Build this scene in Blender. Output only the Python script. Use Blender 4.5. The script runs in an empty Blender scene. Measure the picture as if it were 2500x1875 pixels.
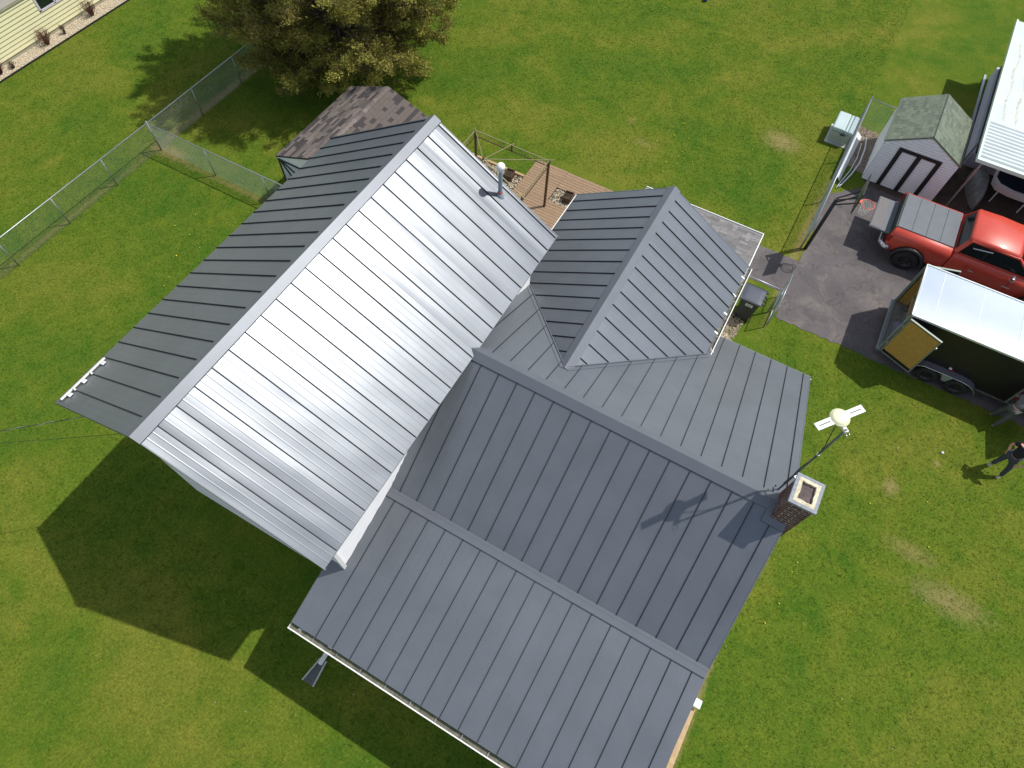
import bpy, bmesh, math, random
import numpy as np
from mathutils import Vector, Matrix, Euler
random.seed(7)
rng = np.random.default_rng(7)
S = bpy.context.scene
R = math.radians

# ------------------------------------------------------------------ camera
def rotzxz(a, b, c):
    return Matrix.Rotation(c, 3, 'Z') @ Matrix.Rotation(a, 3, 'X') @ Matrix.Rotation(b, 3, 'Z')
cam_d = bpy.data.cameras.new('camera')
cam = bpy.data.objects.new('camera', cam_d)
S.collection.objects.link(cam)
cam.matrix_world = Matrix.Translation((6.387, 7.481, 17.985)) @ rotzxz(0.510, 0.065, -4.258).to_4x4()
cam_d.sensor_width = 36.0
cam_d.lens = 1570.04 / 2500.0 * 36.0
cam_d.clip_end = 2000
S.camera = cam

# ------------------------------------------------------------------ light
SUN = Vector((-0.441, 0.449, 1.0)).normalized()
sun_d = bpy.data.lights.new('sun', 'SUN')
sun_d.energy = 4.2
sun_d.angle = R(0.55)
sun_d.color = (1.0, 0.965, 0.90)
sun = bpy.data.objects.new('sun', sun_d)
sun.rotation_euler = SUN.to_track_quat('Z', 'Y').to_euler()
S.collection.objects.link(sun)
W = bpy.data.worlds.new('World')
S.world = W
W.use_nodes = True
nt = W.node_tree
for n in list(nt.nodes): nt.nodes.remove(n)
wo = nt.nodes.new('ShaderNodeOutputWorld')
bg = nt.nodes.new('ShaderNodeBackground')
sky = nt.nodes.new('ShaderNodeTexSky')
sky.sky_type = 'NISHITA'
sky.sun_disc = False
sky.sun_elevation = math.asin(SUN.z)
sky.sun_rotation = math.atan2(SUN.x, SUN.y)
sky.air_density = 1.0; sky.dust_density = 1.2; sky.ozone_density = 1.0
bg.inputs['Strength'].default_value = 0.115
tc = nt.nodes.new('ShaderNodeTexCoord')
cn = nt.nodes.new('ShaderNodeTexNoise'); cn.inputs['Scale'].default_value = 2.6
cn.inputs['Detail'].default_value = 7; cn.inputs['Roughness'].default_value = 0.55
cr = nt.nodes.new('ShaderNodeValToRGB')
cr.color_ramp.elements[0].position = 0.47; cr.color_ramp.elements[0].color = (0, 0, 0, 1)
cr.color_ramp.elements[1].position = 0.66; cr.color_ramp.elements[1].color = (1, 1, 1, 1)
mx = nt.nodes.new('ShaderNodeMixRGB'); mx.inputs['Color2'].default_value = (9.5, 9.6, 9.8, 1)
nt.links.new(tc.outputs['Generated'], cn.inputs['Vector'])
nt.links.new(cn.outputs['Fac'], cr.inputs['Fac'])
nt.links.new(cr.outputs['Color'], mx.inputs['Fac'])
nt.links.new(sky.outputs['Color'], mx.inputs['Color1'])
nt.links.new(mx.outputs['Color'], bg.inputs['Color'])
nt.links.new(bg.outputs['Background'], wo.inputs['Surface'])
S.view_settings.view_transform = 'Standard'
S.view_settings.look = 'None'
S.view_settings.exposure = 0.0
S.view_settings.gamma = 1.0
S.view_settings.use_curve_mapping = False

# ------------------------------------------------------------------ materials
MATS = {}
def mat(name, col, rough=0.6, metal=0.0, var=0.0, vscale=3.0, bump=0.0, bscale=60.0, spec=0.5,
        col2=None, rnd=0.0, coat=0.0, alpha=1.0, stretch=None, bdist=0.01):
    if name in MATS: return MATS[name]
    m = bpy.data.materials.new(name); m.use_nodes = True
    t = m.node_tree; b = t.nodes['Principled BSDF']
    b.inputs['Roughness'].default_value = rough
    b.inputs['Metallic'].default_value = metal
    b.inputs['Specular IOR Level'].default_value = spec
    b.inputs['Coat Weight'].default_value = coat
    b.inputs['Coat Roughness'].default_value = 0.08
    geo = t.nodes.new('ShaderNodeNewGeometry')
    pos = geo.outputs['Position']
    if stretch:
        mp = t.nodes.new('ShaderNodeMapping'); mp.inputs['Scale'].default_value = stretch
        t.links.new(pos, mp.inputs['Vector']); pos = mp.outputs['Vector']
    c4 = (*col, 1)
    cur = None
    if var or col2:
        n = t.nodes.new('ShaderNodeTexNoise'); n.inputs['Scale'].default_value = vscale
        n.inputs['Detail'].default_value = 6; n.inputs['Roughness'].default_value = 0.6
        t.links.new(pos, n.inputs['Vector'])
        r = t.nodes.new('ShaderNodeValToRGB')
        r.color_ramp.elements[0].position = 0.32; r.color_ramp.elements[1].position = 0.68
        if col2:
            r.color_ramp.elements[0].color = c4; r.color_ramp.elements[1].color = (*col2, 1)
        else:
            r.color_ramp.elements[0].color = (*[x * (1 - var) for x in col], 1)
            r.color_ramp.elements[1].color = (*[min(1, x * (1 + var)) for x in col], 1)
        t.links.new(n.outputs['Fac'], r.inputs['Fac']); cur = r.outputs['Color']
    if rnd:
        oi = t.nodes.new('ShaderNodeObjectInfo')
        mr = t.nodes.new('ShaderNodeMapRange')
        mr.inputs['To Min'].default_value = 1 - rnd; mr.inputs['To Max'].default_value = 1 + rnd
        t.links.new(oi.outputs['Random'], mr.inputs['Value'])
        ml = t.nodes.new('ShaderNodeMixRGB'); ml.blend_type = 'MULTIPLY'; ml.inputs['Fac'].default_value = 1
        if cur: t.links.new(cur, ml.inputs['Color1'])
        else: ml.inputs['Color1'].default_value = c4
        t.links.new(mr.outputs['Result'], ml.inputs['Color2']); cur = ml.outputs['Color']
    if cur: t.links.new(cur, b.inputs['Base Color'])
    else: b.inputs['Base Color'].default_value = c4
    if bump:
        n2 = t.nodes.new('ShaderNodeTexNoise'); n2.inputs['Scale'].default_value = bscale
        n2.inputs['Detail'].default_value = 4
        t.links.new(pos, n2.inputs['Vector'])
        bp = t.nodes.new('ShaderNodeBump'); bp.inputs['Strength'].default_value = bump
        bp.inputs['Distance'].default_value = bdist
        t.links.new(n2.outputs['Fac'], bp.inputs['Height']); t.links.new(bp.outputs['Normal'], b.inputs['Normal'])
    if alpha < 1: b.inputs['Alpha'].default_value = alpha
    MATS[name] = m
    return m

# painted steel of the roofs: satin, slightly metallic paint
M_roof = mat('charcoal_painted_steel', (0.168, 0.184, 0.206), 0.375, 0.46, var=0.08, vscale=0.9, spec=0.55, bump=0.12, bscale=5, bdist=0.004)
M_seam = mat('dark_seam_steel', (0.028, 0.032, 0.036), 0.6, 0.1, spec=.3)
M_roofcap = mat('charcoal_steel_trim', (0.155, 0.169, 0.192), 0.47, 0.38, var=0.04, vscale=2.5, spec=0.5, bump=0.1, bscale=7, bdist=0.004)
M_white = mat('white_paint', (0.78, 0.78, 0.76), 0.45, var=0.03, vscale=4)
M_gutter = mat('white_gutter_metal', (0.82, 0.82, 0.80), 0.35, var=0.05, vscale=6)
M_gutin = mat('gutter_grime', (0.12, 0.12, 0.09), 0.8, var=0.5, vscale=9)
M_sidewall = mat('white_vinyl_siding', (0.86, 0.86, 0.87), 0.5, var=0.03)
M_brick = mat('red_brown_brick', (0.125, 0.055, 0.042), 0.85, var=0.35, vscale=14, rnd=0.35, bump=0.3, bscale=90)
M_mortar = mat('mortar', (0.46, 0.41, 0.37), 0.9, var=0.2, vscale=12, bump=0.3)
M_conc = mat('weathered_concrete', (0.27, 0.29, 0.32), 0.9, var=0.2, vscale=18, bump=0.3)
M_flue = mat('cream_mortar_crown', (0.62, 0.56, 0.40), 0.9, var=0.25, vscale=14, bump=0.5, bscale=30)
M_soot = mat('sooty_flue', (0.11, 0.085, 0.085), 0.95, var=0.3, vscale=9)
M_black = mat('black_plastic', (0.02, 0.02, 0.022), 0.5, var=0.1)
M_blackmetal = mat('black_metal', (0.03, 0.028, 0.03), 0.45, 0.3)
M_galv = mat('galvanised_steel', (0.40, 0.43, 0.45), 0.42, 0.7, var=0.1, vscale=8)
M_wire = mat('chain_link_wire', (0.33, 0.37, 0.37), 0.5, 0.5)
M_tar = mat('dark_asphalt_shingle', (0.135, 0.112, 0.100), 0.95, var=0.25, vscale=60, rnd=0.38, bump=0.4, bscale=180)
M_tar_d = mat('brown_dark_shingle', (0.052, 0.044, 0.046), 0.95, var=0.25, vscale=60, rnd=0.2, bump=0.4, bscale=180)
M_gray_sh = mat('grey_asphalt_shingle', (0.19, 0.182, 0.180), 0.95, var=0.22, vscale=50, rnd=0.25, bump=0.4, bscale=180)
M_green_sh = mat('green_grey_shingle', (0.155, 0.185, 0.135), 0.95, var=0.2, vscale=45, rnd=0.10, bump=0.4, bscale=180)
M_deck = mat('brown_deck_board', (0.27, 0.178, 0.105), 0.7, var=0.12, vscale=10, rnd=0.08, stretch=(1, 1, 1), bump=0.1)
M_timber = mat('tan_timber', (0.42, 0.29, 0.15), 0.7, var=0.15, vscale=9, rnd=0.05)
M_brownmetal = mat('brown_metal_frame', (0.085, 0.05, 0.028), 0.5, 0.2)
M_olive = mat('tan_metal_rod', (0.26, 0.24, 0.12), 0.5, 0.2)
M_soil = mat('dark_soil', (0.055, 0.038, 0.025), 0.95, var=0.4, vscale=40, bump=0.8, bscale=60)
M_gravel = mat('cream_gravel', (0.60, 0.52, 0.38), 0.85, col2=(0.42, 0.35, 0.25), vscale=22)
M_gravel_d = mat('grey_brown_gravel', (0.42, 0.34, 0.25), 0.85, col2=(0.2, 0.16, 0.12), vscale=22)
M_red = mat('red_truck_paint', (0.56, 0.060, 0.032), 0.42, 0.0, var=0.06, vscale=2, coat=0.35)
M_glassd = mat('dark_tinted_glass', (0.012, 0.02, 0.02), 0.08, spec=0.8)
M_tonneau = mat('grey_vinyl_cover', (0.15, 0.163, 0.18), 0.7, var=0.05, spec=.3)
M_tyre = mat('black_rubber', (0.018, 0.017, 0.018), 0.8, bump=0.4, bscale=40)
M_chrome = mat('bright_metal', (0.6, 0.6, 0.62), 0.2, 0.9)
M_trailroof = mat('white_aluminium_sheet', (0.80, 0.88, 0.94), 0.17, 0.74, var=0.02, spec=0.6, bump=0.05, bscale=2, bdist=0.01)
M_trailblk = mat('black_trailer_skin', (0.012, 0.010, 0.011), 0.4, var=0.2)
M_ply = mat('tan_plywood', (0.40, 0.235, 0.045), 0.75, var=0.15, vscale=14)
M_dome = mat('cream_plastic_dome', (0.80, 0.80, 0.52), 0.4)
M_vblue = mat('grey_blue_vent_pipe', (0.34, 0.42, 0.47), 0.45, 0.3, var=0.1)
M_redcl = mat('red_sealant', (0.42, 0.10, 0.08), 0.6, var=0.3, vscale=20)
M_yellow = mat('yellow_vinyl_siding', (0.80, 0.76, 0.47), 0.55, var=0.02)
M_found = mat('beige_foundation', (0.40, 0.38, 0.27), 0.85, var=0.1)
M_lav = mat('white_window_frame', (0.66, 0.60, 0.66), 0.4)
M_bark = mat('grey_brown_bark', (0.10, 0.075, 0.055), 0.9, var=0.4, vscale=12, bump=0.8, bscale=20)
M_twig = mat('dry_twigs', (0.085, 0.055, 0.030), 0.9, var=0.5, vscale=3)
M_shrubred = mat('reddish_twigs', (0.16, 0.065, 0.045), 0.9, var=0.3, vscale=5)
M_cartlid = mat('dark_blue_cart_lid', (0.060, 0.070, 0.098), 0.55, var=0.08)
M_cart = mat('dark_cart_body', (0.030, 0.032, 0.024), 0.7, var=0.15)
M_label = mat('pale_label', (0.55, 0.58, 0.50), 0.6)
M_labeld = mat('dark_print', (0.12, 0.12, 0.10), 0.6)
M_box = mat('grey_green_resin', (0.42, 0.46, 0.42), 0.55, var=0.05)
M_boxlid = mat('pale_blue_green_lid', (0.46, 0.56, 0.56), 0.4, var=0.04)
M_orange = mat('orange_rim', (0.72, 0.13, 0.09), 0.4)
M_net = mat('white_net_cord', (0.75, 0.74, 0.68), 0.8)
M_board = mat('backboard_panel', (0.075, 0.08, 0.085), 0.35)
M_navy = mat('navy_cover', (0.018, 0.024, 0.05), 0.5, var=0.2)
M_tarp = mat('dusty_clear_tarp', (0.24, 0.26, 0.25), 0.5, var=0.25, vscale=5, bump=0.3, bscale=8)
M_skin = mat('skin', (0.55, 0.30, 0.20), 0.6)
M_hair = mat('dark_hair', (0.035, 0.02, 0.012), 0.8)
M_jeans = mat('dark_jeans', (0.045, 0.055, 0.07), 0.9, var=0.2, vscale=10)
M_slacks = mat('grey_trousers', (0.075, 0.085, 0.075), 0.9, var=0.15, vscale=10)
M_tshirt = mat('black_shirt', (0.012, 0.012, 0.02), 0.9)
M_gshirt = mat('grey_shirt', (0.12, 0.12, 0.125), 0.9, var=0.15, vscale=12)
M_shoe = mat('pale_grey_shoe', (0.34, 0.36, 0.30), 0.7)
M_carproof = mat('white_metal_roofing', (0.56, 0.62, 0.62), 0.5, 0.1, var=0.06, vscale=1.2)
M_rust = mat('tan_rust_streak', (0.52, 0.52, 0.44), 0.7, var=0.3, vscale=9)
M_screen = mat('dark_porch_screen', (0.022, 0.02, 0.028), 0.7)
M_skirt = mat('pale_lilac_panel', (0.46, 0.46, 0.56), 0.6, var=0.05)
M_blue = mat('blue_ball', (0.02, 0.06, 0.45), 0.4)
M_tank = mat('white_board', (0.62, 0.64, 0.66), 0.5, var=0.08)
M_dkgreen = mat('dark_green_trim', (0.02, 0.04, 0.035), 0.5)
M_storage = mat('lilac_tarp', (0.13, 0.13, 0.19), 0.6, var=0.3, vscale=8)
M_grayroof = mat('beige_grey_roof', (0.28, 0.26, 0.22), 0.9, var=0.1, vscale=30)

# ------------------------------------------------------------------ mesh builder
class MB:
    def __init__(s): s.v = []; s.f = []; s.m = []; s.sm = []
    def add(s, vs, fs, mi=0, smooth=False):
        o = len(s.v); s.v += [tuple(v) for v in vs]
        for f in fs:
            s.f.append([o + i for i in f]); s.m.append(mi); s.sm.append(smooth)
        return s
    def box(s, x0, x1, y0, y1, z0, z1, mi=0):
        vs = [(x0, y0, z0), (x1, y0, z0), (x1, y1, z0), (x0, y1, z0), (x0, y0, z1), (x1, y0, z1), (x1, y1, z1), (x0, y1, z1)]
        return s.add(vs, [(3, 2, 1, 0), (4, 5, 6, 7), (0, 1, 5, 4), (1, 2, 6, 5), (2, 3, 7, 6), (3, 0, 4, 7)], mi)
    def bar(s, a, b, w, h=None, mi=0, up=(0, 0, 1)):
        a = Vector(a); b = Vector(b); h = h or w; d = (b - a).normalized(); up = Vector(up)
        if abs(d.dot(up)) > 0.98: up = Vector((1, 0, 0))
        r = d.cross(up).normalized() * (w / 2); u = r.cross(d).normalized() * (h / 2)
        vs = [a - r - u, a + r - u, a + r + u, a - r + u, b - r - u, b + r - u, b + r + u, b - r + u]
        return s.add(vs, [(3, 2, 1, 0), (4, 5, 6, 7), (0, 1, 5, 4), (1, 2, 6, 5), (2, 3, 7, 6), (3, 0, 4, 7)], mi)
    def tube(s, pts, r, n=8, mi=0, caps=True, smooth=True):
        pts = [Vector(p) for p in pts]; rs = r if isinstance(r, (list, tuple)) else [r] * len(pts)
        o = len(s.v)
        for i, p in enumerate(pts):
            d = (pts[min(i + 1, len(pts) - 1)] - pts[max(i - 1, 0)]).normalized()
            a = Vector((0, 0, 1)) if abs(d.z) < 0.95 else Vector((1, 0, 0))
            x = d.cross(a).normalized(); y = d.cross(x).normalized()
            for k in range(n):
                t = 2 * math.pi * k / n
                s.v.append(tuple(p + (x * math.cos(t) + y * math.sin(t)) * rs[i]))
        for i in range(len(pts) - 1):
            for k in range(n):
                k2 = (k + 1) % n
                s.f.append([o + i * n + k, o + i * n + k2, o + (i + 1) * n + k2, o + (i + 1) * n + k]); s.m.append(mi); s.sm.append(smooth)
        if caps:
            s.f.append([o + k for k in range(n)][::-1]); s.m.append(mi); s.sm.append(False)
            e = o + (len(pts) - 1) * n
            s.f.append([e + k for k in range(n)]); s.m.append(mi); s.sm.append(False)
        return s
    def lathe(s, c, prof, n=24, mi=0, axis='Z', smooth=True):
        c = Vector(c); o = len(s.v)
        for r, h in prof:
            for k in range(n):
                t = 2 * math.pi * k / n; a, b = r * math.cos(t), r * math.sin(t)
                p = {'Z': (a, b, h), 'X': (h, a, b), 'Y': (a, h, b)}[axis]
                s.v.append(tuple(c + Vector(p)))
        for i in range(len(prof) - 1):
            for k in range(n):
                k2 = (k + 1) % n
                s.f.append([o + i * n + k, o + i * n + k2, o + (i + 1) * n + k2, o + (i + 1) * n + k]); s.m.append(mi); s.sm.append(smooth)
        return s
    def prism(s, poly, a, b, axis='Y', mi=0):
        """poly of 2d points extruded along an axis from a to b"""
        def P(p, t):
            return {'Y': (p[0], t, p[1]), 'X': (t, p[0], p[1]), 'Z': (p[0], p[1], t)}[axis]
        n = len(poly); vs = [P(p, a) for p in poly] + [P(p, b) for p in poly]
        fs = [list(range(n))[::-1], [n + i for i in range(n)]] + [(i, (i + 1) % n, n + (i + 1) % n, n + i) for i in range(n)]
        return s.add(vs, fs, mi)
    def quad(s, a, b, c, d, mi=0, smooth=False): return s.add([a, b, c, d], [(0, 1, 2, 3)], mi, smooth)
    def mesh(s, name, mats):
        me = bpy.data.meshes.new(name)
        me.from_pydata(s.v, [], s.f)
        if not isinstance(mats, (list, tuple)): mats = [mats]
        for m in mats: me.materials.append(m)
        me.polygons.foreach_set('material_index', s.m)
        me.polygons.foreach_set('use_smooth', s.sm)
        me.update()
        return me
    def build(s, name, mats, parent=None, fix=True, bevel=0, loc=None):
        me = s.mesh(name, mats)
        if fix:
            b = bmesh.new(); b.from_mesh(me); bmesh.ops.recalc_face_normals(b, faces=b.faces); b.to_mesh(me); b.free()
        o = bpy.data.objects.new(name, me); S.collection.objects.link(o)
        if bevel:
            md = o.modifiers.new('bevel', 'BEVEL'); md.width = bevel; md.segments = 2; md.limit_method = 'ANGLE'
        if parent is not None: attach(o, parent)
        return o

def world_loc(o):
    l = Vector(o.location); p = o.parent
    return l
def attach(o, parent):
    o.parent = parent
    # parents (empties or meshes) are never rotated when the parts are made
    off = Vector((0, 0, 0)); p = parent
    off = Vector(p.location) if p.parent is None else Vector((0, 0, 0))
    o.matrix_parent_inverse = Matrix.Translation(-off)
def tag(o, label=None, cat=None, group=None, kind=None):
    if label: o['label'] = label
    if cat: o['category'] = cat
    if group: o['group'] = group
    if kind: o['kind'] = kind
    return o
def thing(name, loc, label, cat, group=None):
    o = bpy.data.objects.new(name, None); S.collection.objects.link(o); o.location = loc; o.empty_display_size = 0.2
    return tag(o, label, cat, group)
def inst(name, me, parent, loc=(0, 0, 0), rot=None, scale=None):
    """a piece sharing mesh data; loc in world coordinates"""
    o = bpy.data.objects.new(name, me); S.collection.objects.link(o)
    attach(o, parent); o.location = loc
    if rot is not None: o.rotation_euler = rot
    if scale is not None: o.scale = scale
    return o
def struct(o): o['kind'] = 'structure'; return o

# ------------------------------------------------------------------ ground
def grass_material():
    m = bpy.data.materials.new('lawn_grass'); m.use_nodes = True
    t = m.node_tree; b = t.nodes['Principled BSDF']; b.inputs['Roughness'].default_value = 0.95
    b.inputs['Specular IOR Level'].default_value = 0.04
    geo = t.nodes.new('ShaderNodeNewGeometry'); pos = geo.outputs['Position']
    def noise(sc, det=5, rough=0.6, st=None, dist=0.0):
        n = t.nodes.new('ShaderNodeTexNoise'); n.inputs['Scale'].default_value = sc
        n.inputs['Detail'].default_value = det; n.inputs['Roughness'].default_value = rough
        n.inputs['Distortion'].default_value = dist
        src = pos
        if st:
            mp = t.nodes.new('ShaderNodeMapping'); mp.inputs['Scale'].default_value = st[0]; mp.inputs['Rotation'].default_value = st[1]
            t.links.new(pos, mp.inputs['Vector']); src = mp.outputs['Vector']
        t.links.new(src, n.inputs['Vector']); return n.outputs['Fac']
    def ramp(f, stops):
        r = t.nodes.new('ShaderNodeValToRGB'); els = r.color_ramp.elements
        while len(els) > len(stops): els.remove(els[-1])
        while len(els) < len(stops): els.new(0.5)
        for e, (p, c) in zip(els, stops): e.position = p; e.color = (*c, 1) if len(c) == 3 else c
        t.links.new(f, r.inputs['Fac']); return r.outputs['Color']
    def mix(a, b_, fac, mode='MIX'):
        x = t.nodes.new('ShaderNodeMixRGB'); x.blend_type = mode
        for s_, v in (('Color1', a), ('Color2', b_), ('Fac', fac)):
            if isinstance(v, (int, float)): x.inputs[s_].default_value = v
            elif isinstance(v, tuple): x.inputs[s_].default_value = (*v, 1)
            else: t.links.new(v, x.inputs[s_])
        return x.outputs['Color']
    base = ramp(noise(0.17, 6, 0.66, None, 0.3), [(0.39, (0.042, 0.110, 0.011)), (0.5, (0.088, 0.138, 0.014)), (0.61, (0.170, 0.172, 0.028))])
    patch = ramp(noise(1.3, 9, 0.78, None, 0.3), [(0.34, (0.042, 0.104, 0.010)), (0.68, (0.158, 0.174, 0.024))])
    c = mix(base, patch, 0.5)
    # mowing streaks and blades
    st = noise(14, 8, 0.75, ((0.8, 1.2, 1), (0, 0, 0.3)))
    c = mix(c, ramp(st, [(0.30, (0.62, 0.68, 0.62)), (0.5, (1, 1, 1)), (0.70, (1.34, 1.30, 1.30))]), 1.0, 'MULTIPLY')
    fib = noise(30, 4, 0.8, ((1, .35, 1), (0, 0, .7)), 0.6)
    c = mix(c, ramp(fib, [(0.34, (0.70, 0.74, 0.7)), (0.66, (1.30, 1.26, 1.25))]), 1.0, 'MULTIPLY')
    fine = noise(75, 3, 0.8)
    c = mix(c, ramp(fine, [(0.35, (0.58, 0.6, 0.55)), (0.65, (1.42, 1.40, 1.38))]), 1.0, 'MULTIPLY')
    # sparse straw tone
    straw = ramp(noise(3.2, 8, 0.8), [(0.60, (0, 0, 0)), (0.74, (1, 1, 1))])
    straw2 = ramp(noise(0.5, 3, 0.5), [(0.45, (0, 0, 0)), (0.65, (0.55, 0.55, 0.55))])
    c = mix(c, (0.20, 0.175, 0.055), mix(straw, straw2, 1.0, 'MULTIPLY'))
    # bare worn patches at their own places
    for (px, py, rx, ry, st_) in [(-18.3, 7.1, 0.6, 0.8, .9), (-2.75, 16.8, .42, 1.05, .75), (-3.6, 15.6, .3, .7, .5), (-5.3, 14.6, .3, .25, .8),
                                  (-16.2, 1.2, .25, .2, .40), (-15.2, 2.2, .25, .5, .35), (-1.6, 11.9, .8, .2, .6), (-1.0, 11.5, .3, .2, .7),
                                  (-13.2, 9.38, 4.0, 0.16, .8), (-6.8, 15.7, .12, .1, .9), (-4.95, -13.6, .35, 1.0, .8), (-8.5, -14.2, 4.2, .22, .85), (-4.8, -9.5, .16, 4.5, .6),
                                  (-0.5, -14.2, 4, .12, .5), (3.0, 11.6, 2.6, .12, .8), (-7.5, -18.5, 1, .1, .0)]:
        if not st_: continue
        sx = t.nodes.new('ShaderNodeVectorMath'); sx.operation = 'SUBTRACT'; sx.inputs[1].default_value = (px, py, 0)
        t.links.new(pos, sx.inputs[0])
        dv = t.nodes.new('ShaderNodeVectorMath'); dv.operation = 'DIVIDE'; dv.inputs[1].default_value = (rx, ry, 1)
        t.links.new(sx.outputs[0], dv.inputs[0])
        ln = t.nodes.new('ShaderNodeVectorMath'); ln.operation = 'LENGTH'; t.links.new(dv.outputs[0], ln.inputs[0])
        nz = noise(5.5, 9, 0.85)
        ad = t.nodes.new('ShaderNodeMath'); ad.operation = 'MULTIPLY_ADD'; ad.inputs[1].default_value = 4.2; ad.inputs[2].default_value = -2.1
        t.links.new(nz, ad.inputs[0])
        sm = t.nodes.new('ShaderNodeMath'); sm.operation = 'ADD'; t.links.new(ln.outputs['Value'], sm.inputs[0]); t.links.new(ad.outputs[0], sm.inputs[1])
        mr = t.nodes.new('ShaderNodeMapRange'); mr.inputs['From Min'].default_value = 0.25; mr.inputs['From Max'].default_value = 1.25
        mr.inputs['To Min'].default_value = st_ * 0.85; mr.inputs['To Max'].default_value = 0
        t.links.new(sm.outputs[0], mr.inputs['Value'])
        c = mix(c, ramp(fine, [(0.35, (0.16, 0.125, 0.045)), (0.65, (0.36, 0.29, 0.13))]), mr.outputs['Result'])
    t.links.new(c, b.inputs['Base Color'])
    bp = t.nodes.new('ShaderNodeBump'); bp.inputs['Strength'].default_value = 0.55; bp.inputs['Distance'].default_value = 0.03
    t.links.new(noise(34, 6, 0.8), bp.inputs['Height']); t.links.new(bp.outputs['Normal'], b.inputs['Normal'])
    return m
M_grass = grass_material()
lawn = MB().quad((-400, -400, 0), (400, -400, 0), (400, 400, 0), (-400, 400, 0)).build('ground', M_grass); struct(lawn)

def asphalt_material():
    m = mat('worn_asphalt', (0.105, 0.092, 0.094), 0.9, var=0.22, vscale=0.9, bump=0.4, bscale=150)
    t = m.node_tree; b = t.nodes['Principled BSDF']
    src = b.inputs['Base Color'].links[0].from_socket
    geo = t.nodes.new('ShaderNodeNewGeometry')
    n = t.nodes.new('ShaderNodeTexNoise'); n.inputs['Scale'].default_value = 1.1; n.inputs['Detail'].default_value = 9; n.inputs['Roughness'].default_value = 0.72
    n.inputs['Distortion'].default_value = 0.8
    t.links.new(geo.outputs['Position'], n.inputs['Vector'])
    r = t.nodes.new('ShaderNodeValToRGB'); r.color_ramp.elements[0].position = 0.50; r.color_ramp.elements[1].position = 0.68
    r.color_ramp.elements[0].color = (0, 0, 0, 1); r.color_ramp.elements[1].color = (0.55, 0.55, 0.55, 1)
    t.links.new(n.outputs['Fac'], r.inputs['Fac'])
    mx = t.nodes.new('ShaderNodeMixRGB'); mx.inputs['Color2'].default_value = (0.21, 0.185, 0.155, 1)
    t.links.new(src, mx.inputs['Color1']); t.links.new(r.outputs['Color'], mx.inputs['Fac'])
    n3 = t.nodes.new('ShaderNodeTexNoise'); n3.inputs['Scale'].default_value = 55; n3.inputs['Detail'].default_value = 3
    t.links.new(geo.outputs['Position'], n3.inputs['Vector'])
    r3 = t.nodes.new('ShaderNodeValToRGB'); r3.color_ramp.elements[0].position = 0.35; r3.color_ramp.elements[1].position = 0.65
    r3.color_ramp.elements[0].color = (0.8, 0.8, 0.8, 1); r3.color_ramp.elements[1].color = (1.2, 1.2, 1.2, 1)
    t.links.new(n3.outputs['Fac'], r3.inputs['Fac'])
    m2 = t.nodes.new('ShaderNodeMixRGB'); m2.blend_type = 'MULTIPLY'; m2.inputs['Fac'].default_value = 1
    t.links.new(mx.outputs['Color'], m2.inputs['Color1']); t.links.new(r3.outputs['Color'], m2.inputs['Color2'])
    vo = t.nodes.new('ShaderNodeTexVoronoi'); vo.feature = 'DISTANCE_TO_EDGE'; vo.inputs['Scale'].default_value = 0.55
    wn = t.nodes.new('ShaderNodeTexNoise'); wn.inputs['Scale'].default_value = 2.2; wn.inputs['Detail'].default_value = 6
    t.links.new(geo.outputs['Position'], wn.inputs['Vector'])
    wm = t.nodes.new('ShaderNodeMixRGB'); wm.blend_type = 'ADD'; wm.inputs['Fac'].default_value = 0.8
    t.links.new(geo.outputs['Position'], wm.inputs['Color1']); t.links.new(wn.outputs['Color'], wm.inputs['Color2'])
    t.links.new(wm.outputs['Color'], vo.inputs['Vector'])
    vr = t.nodes.new('ShaderNodeValToRGB'); vr.color_ramp.elements[0].position = 0.0; vr.color_ramp.elements[1].position = 0.012
    vr.color_ramp.elements[0].color = (0.62, 0.62, 0.62, 1); vr.color_ramp.elements[1].color = (1, 1, 1, 1)
    t.links.new(vo.outputs['Distance'], vr.inputs['Fac'])
    m3 = t.nodes.new('ShaderNodeMixRGB'); m3.blend_type = 'MULTIPLY'; m3.inputs['Fac'].default_value = 1
    t.links.new(m2.outputs['Color'], m3.inputs['Color1']); t.links.new(vr.outputs['Color'], m3.inputs['Color2'])
    t.links.new(m3.outputs['Color'], b.inputs['Base Color'])
    return m
M_asph = asphalt_material()
def ragged(poly, amp, step, seed):
    """subdivide polygon outline and jitter it so edges are not ruler-straight"""
    rn = random.Random(seed); out = []
    for i, a in enumerate(poly):
        b = poly[(i + 1) % len(poly)]; L = math.dist(a, b); n = max(1, int(L / step))
        for k in range(n):
            t = k / n; j = amp if k else amp * 0.3
            out.append((a[0] + (b[0] - a[0]) * t + rn.uniform(-j, j), a[1] + (b[1] - a[1]) * t + rn.uniform(-j, j)))
    return out
def sheet(name, poly, z, m):
    mb = MB().add([(x, y, z) for x, y in poly], [tuple(range(len(poly)))])
    return struct(mb.build(name, m))
sheet('driveway', ragged([(-9.55, 9.60), (-9.50, 40), (-17.6, 40), (-17.6, 10.9), (-16.4, 9.62)], 0.045, 0.18, 1), 0.012, M_asph)
sheet('path', ragged([(-12.42, 7.0), (-10.72, 7.0), (-10.72, 9.602), (-12.42, 9.602)], 0.02, 0.3, 2), 0.008, M_asph)
M_dirt = mat('packed_brown_dirt', (0.075, 0.050, 0.036), 0.95, var=0.35, vscale=3, bump=0.6, bscale=40)
sheet('dirt_yard', ragged([(-16.9, 10.9), (-17.6, 40), (-30, 40), (-27, 14.1), (-21.0, 13.4), (-18.0, 13.4), (-18.0, 10.6)], 0.05, 0.4, 3), 0.004, M_dirt)

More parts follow.
